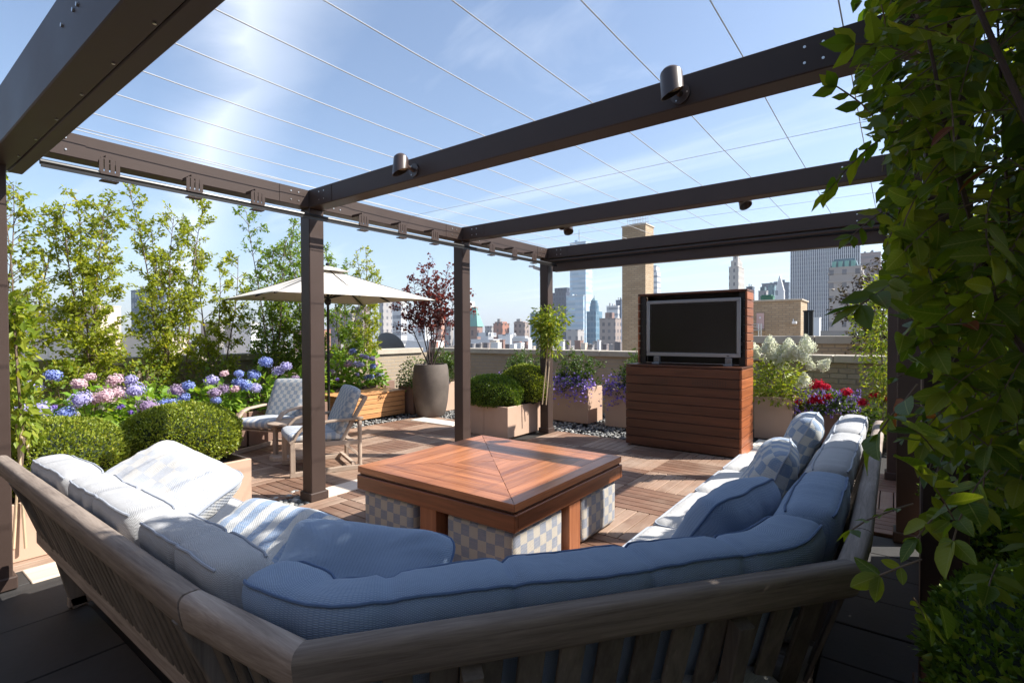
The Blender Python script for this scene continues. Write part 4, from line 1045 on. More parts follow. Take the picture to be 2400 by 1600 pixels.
m_leaf('hydrangea leaf', [(0, (.10, .22, .025)), (.5, (.20, .35, .04)), (1, (.34, .46, .06))], .4)
m_leaf('lime leaf', [(0, (.12, .19, .02)), (.5, (.25, .33, .035)), (1, (.42, .42, .06))], .42)
m_leaf('shrub leaf', [(0, (.035, .075, .015)), (.5, (.075, .135, .022)), (1, (.16, .22, .04))], .3, .35)
m_leaf('maple leaf', [(0, (.06, .022, .022)), (.5, (.12, .042, .038)), (.9, (.22, .08, .055)), (1, (.34, .12, .07))], .4, tcol=(2.2, .8, .6))
m_leaf('smoke leaf', [(0, (.03, .022, .016)), (.6, (.07, .05, .03)), (1, (.13, .12, .05))], .3)
m_leaf('vine leaf', [(0, (.06, .12, .014)), (.5, (.135, .20, .02)), (.95, (.26, .30, .03)), (.97, (.20, .06, .03)), (1, (.22, .05, .03))], .5, .42)
m_leaf_near('vine leaf near', [(0, (.06, .12, .014)), (.5, (.135, .20, .02)), (.95, (.26, .30, .03)), (.97, (.20, .06, .03)), (1, (.22, .05, .03))])
def petal(n, a, b_): m_leaf(n, [(0, a), (1, b_)], .25, .7, (1.1, 1.1, 1.1), .1)
petal('petal blue', (.20, .27, .62), (.42, .50, .82)); petal('petal lilac', (.38, .36, .66), (.62, .60, .80)); petal('petal pink', (.62, .42, .48), (.80, .64, .66))
petal('petal mauve', (.30, .22, .36), (.50, .40, .52)); petal('petal white', (.74, .76, .56), (.88, .88, .80)); petal('petal purple', (.20, .13, .52), (.46, .33, .78)); petal('petal red', (.45, .008, .03), (.72, .03, .08))

def planter(name, x0, x1, y0, y1, h, label, mat='planter clay', group=None, z0=0.0, lip=.03):
    t = thing(name, label, 'planter', ((x0 + x1) / 2, (y0 + y1) / 2, z0), 0, group); a, c = (x1 - x0) / 2, (y1 - y0) / 2; k = .014
    V = []; ring = [(-1, -1), (1, -1), (1, 1), (-1, 1)]
    lv = [(a - .008, c - .008, 0), (a, c, .008), (a, c, h - .006), (a - .006, c - .006, h), (a - lip, c - lip, h), (a - lip, c - lip, h - .06)]
    for (p, q, z) in lv: V += [(sx * p, sy * q, z) for sx, sy in ring]
    F = [(3, 2, 1, 0)] + [(4 * i + j, 4 * i + (j + 1) % 4, 4 * i + 4 + (j + 1) % 4, 4 * i + 4 + j) for i in range(len(lv) - 1) for j in range(4)]
    m_ = MB(); m_.add(V, F); m_.build('planter_box', mat, t)
    m_ = MB(); m_.box(-a + lip, a - lip, -c + lip, c - lip, h - .12, h - .05); m_.build('soil', 'soil', t)
    return t

def boxwood(cx, cy, z0, rx, ry, h, label, n, mat='box leaf', leaf=.021, group='clipped box shrubs', seed=0):
    rg = np.random.default_rng(100 + seed)
    t = thing('box_shrub', label, 'shrub', (cx, cy, z0), 0, group)
    e = 1.0
    def surf(u):
        s = np.sign(u) * np.abs(u) ** e; s /= np.max(np.abs(s), axis=-1, keepdims=True) ** .0
        ln = (np.abs(s[:, 0]) ** 2.1 + np.abs(s[:, 1]) ** 2.1 + np.abs(s[:, 2]) ** 2.1) ** (1 / 2.1); return s / ln[:, None]
    u = unit(rg.normal(size=(n, 3))); u = u[u[:, 2] > -.62]; s = surf(u)
    lump = np.array([mnoise.noise(Vector(p * 3.2 + seed)) for p in s]); lump2 = np.array([mnoise.noise(Vector(p * 11 + seed)) for p in s])
    rad = 1 + lump * .07 + lump2 * .05 - rg.random(len(s)) ** 2 * .13 + (rg.random(len(s)) > .985) * .06
    P = s * rad[:, None] * np.array([rx, ry, h * .5]) + np.array([0, 0, h * .5])
    P = P[P[:, 2] > -.03]; nn = unit((P - np.array([0, 0, h * .45])) / np.array([rx, ry, h * .5]) ** 2)
    D = unit(nn + rg.normal(size=P.shape) * .65 + np.array([0, 0, .35]))
    L = leaf * rg.uniform(.7, 1.35, len(P))
    r = np.clip(rg.normal(.5, .24, len(P)), 0, 1)
    leaf_cloud('foliage', P, D, L, L * .62, mat, r, parent=t, rng=rg)
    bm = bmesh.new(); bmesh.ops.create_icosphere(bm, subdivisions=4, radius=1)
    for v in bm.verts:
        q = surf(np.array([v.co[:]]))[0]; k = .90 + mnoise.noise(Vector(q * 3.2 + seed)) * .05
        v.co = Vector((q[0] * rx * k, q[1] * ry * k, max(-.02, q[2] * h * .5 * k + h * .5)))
    me = bpy.data.meshes.new('dark_core'); bm.to_mesh(me); bm.free(); link('dark_core', me, 'box core', t)  # solid dark core added so the leaves are not see-through
    return t

def stems_tree(name, label, cat, loc_, stems, side, leafmat, nleaf, ll, bark='bark', group=None, spread=.35, seed=0, zmin=.15, wr=.011, up=.7, droop=.2, part='crown', lw=.55, cluster=.05):
    """multi-stemmed tree: stems = list of (dx, dy, height, lean); twigs along each; leaves on twigs"""
    rg = np.random.default_rng(300 + seed); t = thing(name, label, cat, loc_, 0, group)
    tm = MB(); TW = []
    for (bx, by, h, lx, ly) in stems:
        ph = rg.uniform(0, 6.28, 2); m = 9; pts = []
        for i in range(m):
            f = i / (m - 1); pts.append(Vector((bx + lx * f + .035 * math.sin(f * 5 + ph[0]) * f, by + ly * f + .035 * math.sin(f * 6 + ph[1]) * f, h * f)))
        tm.tube(pts, [wr * (1 - .8 * i / (m - 1)) for i in range(m)], 7)
        ns = int(h * side)
        for k in range(ns):
            f = zmin + (1 - zmin) * (k + rg.random()) / ns; f = min(f, .995)
            i = min(m - 2, int(f * (m - 1))); p = pts[i].lerp(pts[i + 1], f * (m - 1) - i)
            a = rg.uniform(0, 6.28); ln = spread * (1.15 - .75 * f) * rg.uniform(.5, 1.3) + .06
            d = Vector((math.cos(a), math.sin(a), up + rg.uniform(-.25, .5))).normalized()
            e = p + d * ln + Vector((0, 0, -.03 * ln)); mid = p.lerp(e, .5) + Vector((0, 0, .02))
            tm.tube([p, mid, e], [wr * .32, wr * .24, wr * .1], 4, False); TW.append((p, e))
            if ln > .22:
                for _ in range(2):
                    q = p.lerp(e, rg.uniform(.4, .8)); d2 = (d + Vector(rg.normal(size=3) * .7)).normalized(); e2 = q + d2 * ln * .5
                    tm.tube([q, e2], [wr * .18, wr * .08], 3, False); TW.append((q, e2))
    tm.build('trunk', bark, t, True, 60)
    A = np.array([a[:] for a, b_ in TW]); B = np.array([b_[:] for a, b_ in TW]); ln = np.linalg.norm(B - A, axis=1)
    pk = rg.choice(len(TW), nleaf, p=ln / ln.sum()); f = np.sqrt(rg.random(nleaf)) * .95 + .08
    P = A[pk] + (B[pk] - A[pk]) * f[:, None] + rg.normal(size=(nleaf, 3)) * cluster * .35
    D = unit(unit(B[pk] - A[pk]) * .6 + rg.normal(size=(nleaf, 3)) * .8)
    L = ll * rg.uniform(.6, 1.3, nleaf); r = np.clip(rg.normal(.45, .22, nleaf) + .18 * (rg.random(len(TW))[pk] - .5), 0, 1)
    leaf_cloud(part, P, D, L, L * lw, leafmat, r, LEAF4, parent=t, rng=rg, droop=droop)
    return t

def head_mesh(rad, mat, seed, n=190, squash=.82, cone=False):
    rg = np.random.default_rng(seed); u = unit(rg.normal(size=(n, 3))); u = u[u[:, 2] > -.75]
    k = 1 + np.array([mnoise.noise(Vector(p * 4 + seed)) for p in u]) * .24 - rg.random(len(u)) * .16
    P = u * k[:, None] * rad * np.array([1, 1, squash])
    if cone:
        f = (P[:, 2] / rad + 1) / 2; s = np.clip(1.35 - f * .95, .3, 1.0); P = np.c_[P[:, 0] * s, P[:, 1] * s, P[:, 2] * 1.15 + rad * .5]
    tang = unit(np.cross(u, rg.normal(size=u.shape))); sz = .021 if rad > .04 else rad * .42
    P = P - tang * sz * .5
    V_ = leaf_cloud('tmp', P, tang, sz * rg.uniform(.8, 1.3, len(P)), sz, mat, rg.random(len(P)), np.array([(0, 0, 0), (.5, .5, .12), (0, 1, 0), (-.5, .5, .12)]), N=u + rg.normal(size=u.shape) * .35, rng=rg)
    me = V_.data; bpy.data.objects.remove(V_)
    bm = bmesh.new(); bm.from_mesh(me); r0 = bmesh.ops.create_icosphere(bm, subdivisions=2, radius=rad * .66)
    for v in r0['verts']:
        c = v.co; z = c.z * squash
        if cone:
            f = (z / rad + 1) / 2; s = max(.3, min(1, 1.3 - f * .95)); v.co = (c.x * s, c.y * s, z * 1.15 + rad * .5)
        else: v.co = (c.x, c.y, z)
    bm.to_mesh(me); bm.free(); me.name = 'flower_head'
    return me

def dome_foliage(t, rx, ry, z0, z1, n, mat, L, W, seed, droop=.25, lean=None, shape=LEAF6, fill=.55):
    rg = np.random.default_rng(seed); u = unit(rg.normal(size=(n, 3))); u[:, 2] = np.abs(u[:, 2]); rr = rg.random(n) ** fill
    hgt = z1 - z0; P = u * rr[:, None] * np.array([rx, ry, hgt]) + np.array([0, 0, z0])
    P[:, 2] += np.array([mnoise.noise(Vector(p * 3 + seed)) for p in P]) * .08
    D = unit(u * np.array([1, 1, .5]) + rg.normal(size=(n, 3)) * .5)
    l = L * rg.uniform(.55, 1.25, n); r = np.clip(.25 + .5 * rr + rg.normal(size=n) * .2, 0, 1)
    N = rg.normal(size=(n, 3)) * .45 + np.array([.25, .1, 1.0])
    return leaf_cloud('foliage', P, D, l, l * (W / L), mat, rg.permutation(r), shape, N=N, parent=t, rng=rg, droop=droop)
def twigs(t, n, r, z0, z1, mat='bark', w=.004, seed=1):
    rg = np.random.default_rng(seed); m_ = MB()
    for _ in range(n):
        a = rg.uniform(0, 6.28); q = r * rg.uniform(.2, .9); m_.tube([(q * .25 * math.cos(a), q * .25 * math.sin(a), z0), (q * .6 * math.cos(a), q * .6 * math.sin(a), (z0 + z1) / 2), (q * math.cos(a), q * math.sin(a), z1)], [w, w * .8, w * .5], 5)
    return m_.build('stems', mat, t, True)

# --- hydrangea bed on the left
z9 = lambda x, y: (x / 3.41, 820 + y / 3.41)
z1_ = lambda x, y: (x / 2.24, 300 + y / 2.24)
z2_ = lambda x, y: (500 + x / 2.529, 580 + y / 2.529)
HEADS = [(z9(*p[:2]), p[2] / 3.41, p[3]) for p in [
    (645, 395, 75, 'lilac'), (320, 475, 72, 'lilac'), (530, 510, 66, 'blue'), (200, 470, 50, 'lilac'), (270, 290, 58, 'lilac'), (920, 240, 55, 'pink'), (845, 365, 72, 'pink'),
    (765, 392, 58, 'pink'), (945, 340, 62, 'pink'), (1075, 322, 74, 'lilac'), (1045, 240, 42, 'lilac'), (1185, 452, 80, 'mauve'), (1315, 440, 55, 'blue'), (1385, 432, 50, 'blue'),
    (1415, 325, 58, 'mauve'), (1470, 375, 40, 'blue'), (1505, 285, 40, 'blue'), (1690, 245, 48, 'lilac'), (1790, 190, 28, 'pink'), (1715, 345, 45, 'mauve'), (1792, 310, 45, 'mauve'),
    (1725, 405, 34, 'blue'), (1910, 190, 32, 'blue'), (2030, 200, 45, 'blue'), (1903, 258, 42, 'blue'), (1960, 282, 48, 'blue'), (2042, 305, 42, 'lilac'), (1880, 312, 30, 'pink'), (630, 275, 48, 'pink'), (720, 215, 34, 'pink'), (60, 470, 40, 'lilac'), (425, 205, 55, 'blue')]]
HEADS += [(z1_(*p[:2]), p[2] / 2.24, p[3]) for p in [(1395, 1230, 32, 'blue'), (1500, 1250, 26, 'lilac'), (1486, 1345, 26, 'lilac'), (1460, 1278, 28, 'lilac'), (1550, 1320, 24, 'mauve')]]
cent = [(-7.25, 1.05), (-7.25, 1.72), (-7.25, 2.36), (-7.25, 3.0), (-7.25, 3.66), (-7.3, 4.25)]
names = ['nearest the camera on the left', 'second along the left bed', 'with mauve heads behind the box shrubs', 'with pale pink and mauve heads, middle of the left bed', 'behind the lounge chair with blue heads', 'beside the front left post with pale blue heads']
pl_lab = ['brown planter at the near end of the hydrangea row', 'brown planter second in the hydrangea row', 'brown planter third in the hydrangea row', 'brown planter fourth in the hydrangea row', 'brown planter behind the umbrella chair', 'brown planter at the far end of the hydrangea row']
hyd = []
for i, (cx, cy) in enumerate(cent):
    planter('planter', cx - .33, cx + .30, cy - .315, cy + .315, .46, pl_lab[i], 'planter brown', 'planters in the hydrangea row')
    t = thing('hydrangea', 'hydrangea bush ' + names[i], 'shrub', (cx - .02, cy, .4), 0, 'hydrangea bushes'); hyd.append(t)
    dome_foliage(t, .38, .40, .0, .50 if i < 4 else .60, 330, 'hydrangea leaf', .12, .085, 40 + i, fill=.4); twigs(t, 14, .35, -.02, .42, 'bark', .005, 60 + i)
for j, ((u, v), rp, colr) in enumerate(HEADS):
    p = at_x(u, v, -6.78 - .16 * RNG.random()); dep = (p - CPOS) @ CF; rad = 1.15 * rp / FPX * dep
    t = min(hyd, key=lambda q: abs(q.location.y - p[1])); o = link('flower_head', head_mesh(rad, 'petal ' + colr, j), None, t, Vector(p) - t.location, (RNG.uniform(-.3, .3), RNG.uniform(-.2, .5), RNG.uniform(0, 6)))
# violets and white daisies at the feet
for k, (u, v, c) in enumerate(((320, 565, 'purple'), (350, 555, 'purple'), (975, 445, 'purple'), (950, 460, 'purple'), (610, 510, 'white'), (805, 460, 'white'), (1050, 500, 'purple'), (430, 460, 'purple'))):
    q = at_x(*z9(u, v), -6.92); t = min(hyd, key=lambda o: abs(o.location.y - q[1])); link('small_flower', head_mesh(.035, 'petal ' + c, 500 + k, 40), None, t, Vector(q) - t.location)
# hydrangeas behind the bench
cent2 = [(-8.35, 5.05), (-8.4, 5.75), (-8.4, 6.35)]
lab2 = ['hydrangea with purple heads right behind the umbrella pole', 'hydrangea with mixed blue heads behind the cedar bench', 'hydrangea with pale heads at the right end of the cedar bench']
H2_ = [(825, 615, 22, 'blue'), (800, 690, 27, 'mauve'), (838, 690, 22, 'lilac'), (868, 695, 28, 'lilac'), (945, 705, 20, 'blue'), (905, 650, 17, 'lilac'), (940, 660, 18, 'lilac'), (910, 768, 20, 'blue'), (935, 765, 18, 'blue'), (852, 752, 14, 'lilac'), (985, 755, 28, 'lilac'), (640, 730, 19, 'blue'), (702, 742, 24, 'mauve'), (735, 782, 12, 'purple'), (640, 795, 15, 'blue'), (880, 640, 14, 'lilac'), (965, 690, 14, 'pink')]
hyd2 = []
for i, (cx, cy) in enumerate(cent2):
    planter('planter', cx - .28, cx + .28, cy - .28, cy + .28, .5, 'brown planter behind the cedar bench, %s' % ['left one', 'middle one', 'right one'][i], 'planter brown', 'planters behind the bench')
    t = thing('hydrangea', lab2[i], 'shrub', (cx, cy, .45), 0, 'hydrangea bushes'); hyd2.append(t)
    dome_foliage(t, .42, .40, 0, .72, 480, 'hydrangea leaf', .11, .075, 140 + i, fill=.4); twigs(t, 12, .3, -.02, .5, 'bark', .005, 160 + i)
for j, (u, v, rp, colr) in enumerate(H2_):
    p = at_x(*z2_(u, v), -8.05 - .2 * RNG.random()); dep = (p - CPOS) @ CF; rad = rp / 2.529 / FPX * dep
    t = min(hyd2, key=lambda q: abs(q.location.y - p[1])); link('flower_head', head_mesh(rad, 'petal ' + colr, 60 + j), None, t, Vector(p) - t.location, (RNG.uniform(-.3, .3), RNG.uniform(-.2, .5), RNG.uniform(0, 6)))

# --- young trees along the left parapet
TR = [(-8.62, 1.30, 'slender tree at the near end of the left parapet, partly behind the corner post', 3.45, 4200), (-8.62, 2.05, 'multi-stemmed young tree on the left with leaves up to the pergola beam', 3.75, 6200),
      (-8.62, 3.02, 'multi-stemmed young tree, second clump from the corner post, yellow-green', 3.75, 6400), (-8.62, 3.72, 'slender young tree right of the yellow-green clump', 3.15, 3000),
      (-8.62, 4.55, 'deep green young tree left of the front post, above the umbrella edge', 3.55, 5200), (-8.62, 5.15, 'deep green young tree directly behind the front left post', 3.5, 3600), (-8.7, 6.05, 'thin young tree right of the post above the umbrella', 3.35, 2600), (-8.7, 6.6, 'thin airy young tree right of the umbrella peak', 3.35, 2200)]
for i, (x, y, lab, h, n) in enumerate(TR):
    rg = np.random.default_rng(i); k = 4 if n > 4000 else 3
    st = [(rg.uniform(-.08, .08), rg.uniform(-.12, .12), h * rg.uniform(.78, 1.0) - .4, rg.uniform(-.15, .15), (q - (k - 1) / 2) * .26 + rg.uniform(-.08, .08)) for q in range(k)]
    stems_tree('young_tree', lab, 'tree', (x, y, .42), st, 15 if n > 3000 else 10, 'tree leaf' if i in (0, 1, 2, 3, 7) else 'tree leaf deep', int(n * 1.6), .056, 'bark', 'young trees along the left parapet', .40 if n > 3000 else .34, i, .10 if i < 6 else .18, .016)
for i, y in enumerate((1.5, 3.2, 4.9, 6.5)):
    planter('trough', -9.08, -8.35 + (.0 if i < 3 else -.35), y - .82, y + .82, .5, 'dark trough for the young trees along the parapet, %s from the corner post' % ['first', 'second', 'third', 'fourth'][i], 'planter brown', 'tree troughs')
# low fill shrubs at tree feet
for i, (y, h) in enumerate(((.9, .75), (1.75, .8), (2.6, .7), (3.5, .72), (4.4, .75))):
    t = thing('ground_shrub', 'small-leaved green shrub at the foot of the parapet trees, %s from the corner post' % ['first', 'second', 'third', 'fourth', 'fifth'][i], 'shrub', (-8.35, y, .45), 0, 'filler shrubs under the trees')
    dome_foliage(t, .4, .5, 0, h, 1100, 'tree leaf deep', .055, .03, 200 + i, shape=LEAF4); twigs(t, 10, .3, 0, h * .8, 'bark', .004, i)

# --- clipped box in planters
planter('box_planter', -5.50, -4.62, 1.42, 2.24, .39, 'sand-coloured planter with a box dome behind the left sofa cushions', 'planter clay', 'sand-coloured planters')
boxwood(-5.03, 1.84, .33, .47, .45, .56, 'rounded box shrub in the planter just left of the front post', 21000, 'box leaf young', .022, seed=1)
planter('box_planter', -5.50, -4.62, .56, 1.38, .39, 'sand-coloured planter with a box dome next to the corner post', 'planter clay', 'sand-coloured planters')
boxwood(-5.03, .98, .31, .47, .46, .56, 'yellowish box shrub behind the left end of the sofa', 21000, 'box leaf young', .022, seed=2)
planter('box_planter', -5.26, -4.86, 5.77, 6.63, .45, 'sand-coloured planter between the left posts, shaded front', 'planter clay', 'sand-coloured planters')
planter('box_planter', -4.85, -4.41, 5.765, 6.64, .45, 'sand-coloured planter beside the far left post, sunlit side', 'planter clay', 'sand-coloured planters')
boxwood(-4.88, 6.02, .33, .50, .38, .55, 'dark box dome in front of the two between the left posts', 20000, 'box leaf', .023, seed=3)
boxwood(-4.60, 6.47, .36, .42, .36, .66, 'brighter box dome behind, beside the far left post', 17000, 'box leaf young', .023, seed=4)

# --- tall pot with purple maple
m_plain('stone pot', (.115, .093, .078), .75, .25, 3, .35, 40)
t = thing('tall_pot', 'tall round grey-brown stone pot on the pebbles', 'pot', (-6.83, 6.60, 0))
m_ = MB(); m_.lathe([(0, 0), (.235, 0), (.26, .03), (.305, .25), (.33, .5), (.335, .66), (.318, .86), (.30, .935), (.295, .95), (.265, .95), (.26, .935), (.265, .85), (0, .85)], 48); m_.build('pot_body', 'stone pot', t, True, 50)
m_ = MB(); m_.lathe([(0, .86), (.262, .86), (0, .89)], 24); m_.build('soil', 'soil', t)
st = [(.0, .0, 1.4, -.58, -.34), (.01, .0, 1.65, -.3, -.2), (-.01, .01, 1.9, -.02, .0), (.0, .01, 1.85, .22, .2), (.01, .01, 1.55, .42, .36), (0, 0, 1.3, -.36, .15), (0, 0, 1.5, .3, -.1)]
stems_tree('purple_maple', 'small purple-leaved maple growing from the tall stone pot', 'tree', (-6.83, 6.60, .86), st, 15, 'maple leaf', 4000, .052, 'dark bark', None, .46, 50, .40, .014, .5, .25, lw=.8)

# --- upright shrubs with purple bells along the back
def bell_box(x0, x1, y0, y1, h, lab, lab2, seed, n=2600, top=1.22, flowers=620, dens=1):
    planter('box_planter', x0, x1, y0, y1, h, lab, 'planter clay', 'sand-coloured planters')
    cx, cy = (x0 + x1) / 2, (y0 + y1) / 2; hx = (x1 - x0) / 2
    rg = np.random.default_rng(seed); st = [(rg.uniform(-hx * .7, hx * .7), rg.uniform(-.12, .12), (top - h) * rg.uniform(.7, 1.05), rg.uniform(-.12, .12), rg.uniform(-.08, .08)) for _ in range(9)]
    t = stems_tree('upright_shrub', lab2, 'shrub', (cx, cy, h - .06), st, 22, 'shrub leaf', n, .045, 'bark', 'leafy shrubs with purple bells', .22, seed, .05, .006, .6, .1, 'foliage')
    P = np.c_[rg.uniform(-hx - .06, hx + .06, flowers), rg.normal(-(y1 - y0) / 2 + .02, .09, flowers), rg.normal(.09, .10, flowers)]; P[:, 1] = np.maximum(P[:, 1], -(y1 - y0) / 2 - .14); P[:, 2] -= np.maximum(0, (-(y1 - y0) / 2 - P[:, 1])) * 1.2
    leaf_cloud('bell_flowers', P, rg.normal(size=P.shape) + np.array([.2, -.8, .2]), .042, .042, 'petal purple', None, parent=t, rng=rg)['kind'] = 'stuff'
    k = 500; P = np.c_[rg.uniform(-hx, hx, k), rg.normal(-(y1 - y0) / 2 + .05, .07, k), rg.normal(.07, .06, k)]
    leaf_cloud('trailing_leaves', P, rg.normal(size=P.shape), .035, .025, 'shrub leaf', None, parent=t, rng=rg)['kind'] = 'stuff'
bell_box(-4.76, -4.06, 7.50, 8.02, .60, 'sand-coloured planter with trailing purple flowers, just right of the far left post', 'leafy shrub with purple bellflowers right of the far left post', 21)
bell_box(-3.76, -3.05, 7.53, 8.04, .60, 'sand-coloured planter half hidden by the television cabinet', 'leafy shrub with purple bellflowers beside the television cabinet', 22)
bell_box(-5.95, -5.22, 7.55, 8.06, .58, 'sand-coloured planter behind the two box domes', 'leafy shrub with purple bellflowers behind the box domes', 23)
bell_box(-7.48, -6.98, 7.05, 7.6, .56, 'brownish planter behind the tall pot', 'broad leafy shrub behind the tall stone pot', 24, 3200, 1.25, 120)
planter('box_planter', -7.62, -7.20, 6.50, 6.95, .52, 'brown square planter between bench and tall pot', 'planter brown')
t = thing('leafy_shrub', 'glossy leafy shrub between the bench and the tall pot', 'shrub', (-7.41, 6.72, .46)); dome_foliage(t, .36, .34, 0, .62, 1500, 'shrub leaf', .055, .032, 71, shape=LEAF4); twigs(t, 10, .3, 0, .5, 'bark', .004, 3)

# --- white hydrangea and geraniums at the right
planter('box_planter', -1.60, -1.12, 7.92, 8.40, .60, 'sand-coloured planter right of the television cabinet', 'planter clay', 'sand-coloured planters')
t = thing('white_hydrangea', 'lime-green hydrangea with white cone-shaped flower heads right of the television', 'shrub', (-1.36, 8.16, .52)); dome_foliage(t, .46, .42, -.02, .72, 1500, 'lime leaf', .075, .035, 81, fill=.45); twigs(t, 18, .4, 0, .7, 'bark', .004, 4)
for j, (u, v, rr) in enumerate(((925, 840, 36), (1000, 850, 30), (1025, 815, 34), (1040, 880, 42), (1080, 915, 38), (1135, 815, 26), (1130, 870, 44), (1175, 860, 36), (1210, 885, 38), (1245, 825, 44), (1325, 935, 30), (1270, 950, 22), (1225, 1040, 36), (1075, 850, 18), (935, 880, 24))):
    p = at_y(1400 + u / 2.529, 480 + v / 2.529, 7.98 + .2 * RNG.random()); dep = (p - CPOS) @ CF; rad = 1.35 * rr / 2.529 / FPX * dep
    link('flower_head', head_mesh(rad, 'petal white', 900 + j, 420, 1.0, True), None, t, Vector(p) - t.location - Vector((0, 0, rad * .65)), (RNG.uniform(-.5, .5), RNG.uniform(-.2, .7), RNG.uniform(0, 6)))
planter('box_planter', -1.05, -.35, 8.05, 8.5, .42, 'low planter of red and purple flowers behind the right sofa end', 'planter brown')
t = thing('geraniums', 'red geraniums with purple salvia below the brick parapet', 'flowers', (-.70, 8.25, .38)); dome_foliage(t, .42, .3, 0, .34, 900, 'shrub leaf', .06, .05, 91, fill=.45)
for j, (u, v, rr) in enumerate(((1310, 1062, 40), (1350, 1080, 30), (1280, 1075, 24), (1290, 1145, 34), (1362, 1140, 28), (1185, 1165, 30), (1480, 1110, 34), (1270, 1165, 24), (1330, 1165, 22))):
    p = at_y(1400 + u / 2.529, 480 + v / 2.529, 8.02 + .15 * RNG.random()); dep = (p - CPOS) @ CF; link('flower_head', head_mesh(rr / 2.529 / FPX * dep, 'petal red', 950 + j, 110), None, t, Vector(p) - t.location)
rg = np.random.default_rng(5); P = np.c_[rg.uniform(-.42, .36, 420), rg.uniform(-.32, -.05, 420), rg.uniform(-.02, .36, 420)]
leaf_cloud('salvia_spikes', P, rg.normal(size=P.shape) * .4 + np.array([0, 0, 1]), .045, .02, 'petal purple', None, parent=t, rng=rg)['kind'] = 'stuff'
t = thing('geraniums', 'dark red geraniums further right, half behind the sofa end', 'flowers', (-.1, 8.2, 0)); dome_foliage(t, .35, .3, .1, .62, 700, 'shrub leaf', .06, .05, 92, fill=.45); twigs(t, 10, .3, 0, .5)
for j, (x, z) in enumerate(((-.1, .70), (.05, .66), (.16, .62), (-.22, .60))): link('flower_head', head_mesh(.07, 'petal red', 970 + j, 90), None, t, (x, -.2, z))

# --- shrubs right of the sofa
for i, (y0, y1, hh) in enumerate(((1.35, 2.45, .80), (2.75, 3.55, .78), (3.6, 4.4, .74), (4.9, 5.9, .82), (5.95, 6.9, .78))):
    w0, w1 = ((.12, .76) if i == 0 else (.2, .82) if i < 3 else (.16, .82)); cx, cy = (w0 + w1) / 2, (y0 + y1) / 2
    planter('box_planter', w0, w1, y0, y1, .38, 'planter of clipped box right of the sofa, %s from the camera' % ['first', 'second', 'third', 'fourth', 'fifth'][i], 'planter clay', 'planters right of the sofa')
    boxwood(cx, cy, .32, .36, (y1 - y0) / 2 + .02, hh - .30, 'clipped box right of the sofa, %s from the camera' % ['first', 'second', 'third', 'fourth', 'fifth'][i], 14000 if i < 3 else 11000, 'box leaf' if i < 3 else 'box leaf young', .026 if i < 3 else .022, seed=10 + i)

# --- climber on the far left post, with canes
def leafy_climber(label, loc_, pts, n, spreads, mat, ll, seed, canes=(), stem=.008, lw=.45):
    rg = np.random.default_rng(seed); t = thing('climber', label, 'vine', loc_)
    m_ = MB(); m_.tube(pts, stem, 6); m_.build('stem', 'bark', t, True)
    pt = np.array(pts); k = rg.integers(0, len(spreads), n); C = np.array([s[:3] for s in spreads])[k]; S_ = np.array([s[3:6] for s in spreads])[k]
    P = C + np.clip(rg.normal(size=(n, 3)), -1.9, 1.9) * S_ * .55; D = unit((P - C) + rg.normal(size=(n, 3)) * .06 + np.array([0, 0, -.02])); L = ll * rg.uniform(.6, 1.3, n)
    leaf_cloud('foliage', P, D, L, L * lw, mat, None, parent=t, rng=rg, droop=.2)
    for a, b_ in canes: m_ = MB(); m_.tube([a, b_], .009, 7); m_.build('cane', 'bamboo', t, True)
    return t
leafy_climber('bright green climber bunched around the far left post', (-4.10, 6.36, .5), [(-.1, .1, 0), (-.06, .02, .5), (-.02, -.02, .9), (.02, 0, 1.4)], 1500, [(.0, .0, 1.05, .20, .16, .16), (.04, .0, 1.25, .22, .18, .14), (.02, 0, .9, .16, .14, .2), (-.1, 0, 1.15, .16, .14, .14)], 'lime leaf', .065, 31, [((-.10, -.02, -.05), (.02, -.03, .9)), ((-.02, -.04, -.05), (.06, -.02, .9))])
leafy_climber('yellow-green climber with bamboo canes beside the left corner post', (-4.62, .72, .4), [(0, 0, 0), (-.02, .03, .4), (.03, .0, .8), (-.06, 0, 1.25)], 900, [(-.12, .0, .95, .2, .09, .25), (-.05, .02, .6, .16, .08, .2), (-.1, 0, 1.2, .16, .07, .16)], 'lime leaf', .075, 32, [((.05, .02, -.3), (-.02, .0, .52)), ((-.02, .10, -.3), (-.06, .04, .55)), ((.0, -.03, -.3), (.0, .02, .5))])
leafy_climber('yellow-green climber on the trellis at the far right corner', (-.12, 8.0, .1), [(0, 0, 0), (.02, 0, .7), (-.02, 0, 1.3), (.03, 0, 1.95)], 2600, [(-.05, 0, 1.65, .26, .16, .22), (-.03, 0, 1.35, .26, .16, .25), (.0, 0, 1.0, .2, .14, .25), (.0, 0, .65, .16, .12, .2), (.02, 0, 1.95, .18, .12, .16)], 'lime leaf', .055, 33)
st = [(0, 0, 1.9, -.5, -.1), (0, 0, 2.1, -.2, .1), (0, 0, 2.2, .1, 0), (.0, 0, 2.0, .35, .1), (0, 0, 1.6, .6, 0)]
stems_tree('smoke_tree', 'brownish purple tree beyond the parapet before the hotel tower', 'tree', (-.15, 11.2, .55), st, 14, 'smoke leaf', 5200, .06, 'dark bark', None, .5, 77, .25, .014, .5, .1)
t = thing('roof_shrub', 'low dark green shrub on the second parapet', 'shrub', (-.55, 12.2, 1.32)); dome_foliage(t, .75, .2, 0, .16, 900, 'shrub leaf', .06, .03, 99, shape=LEAF4)
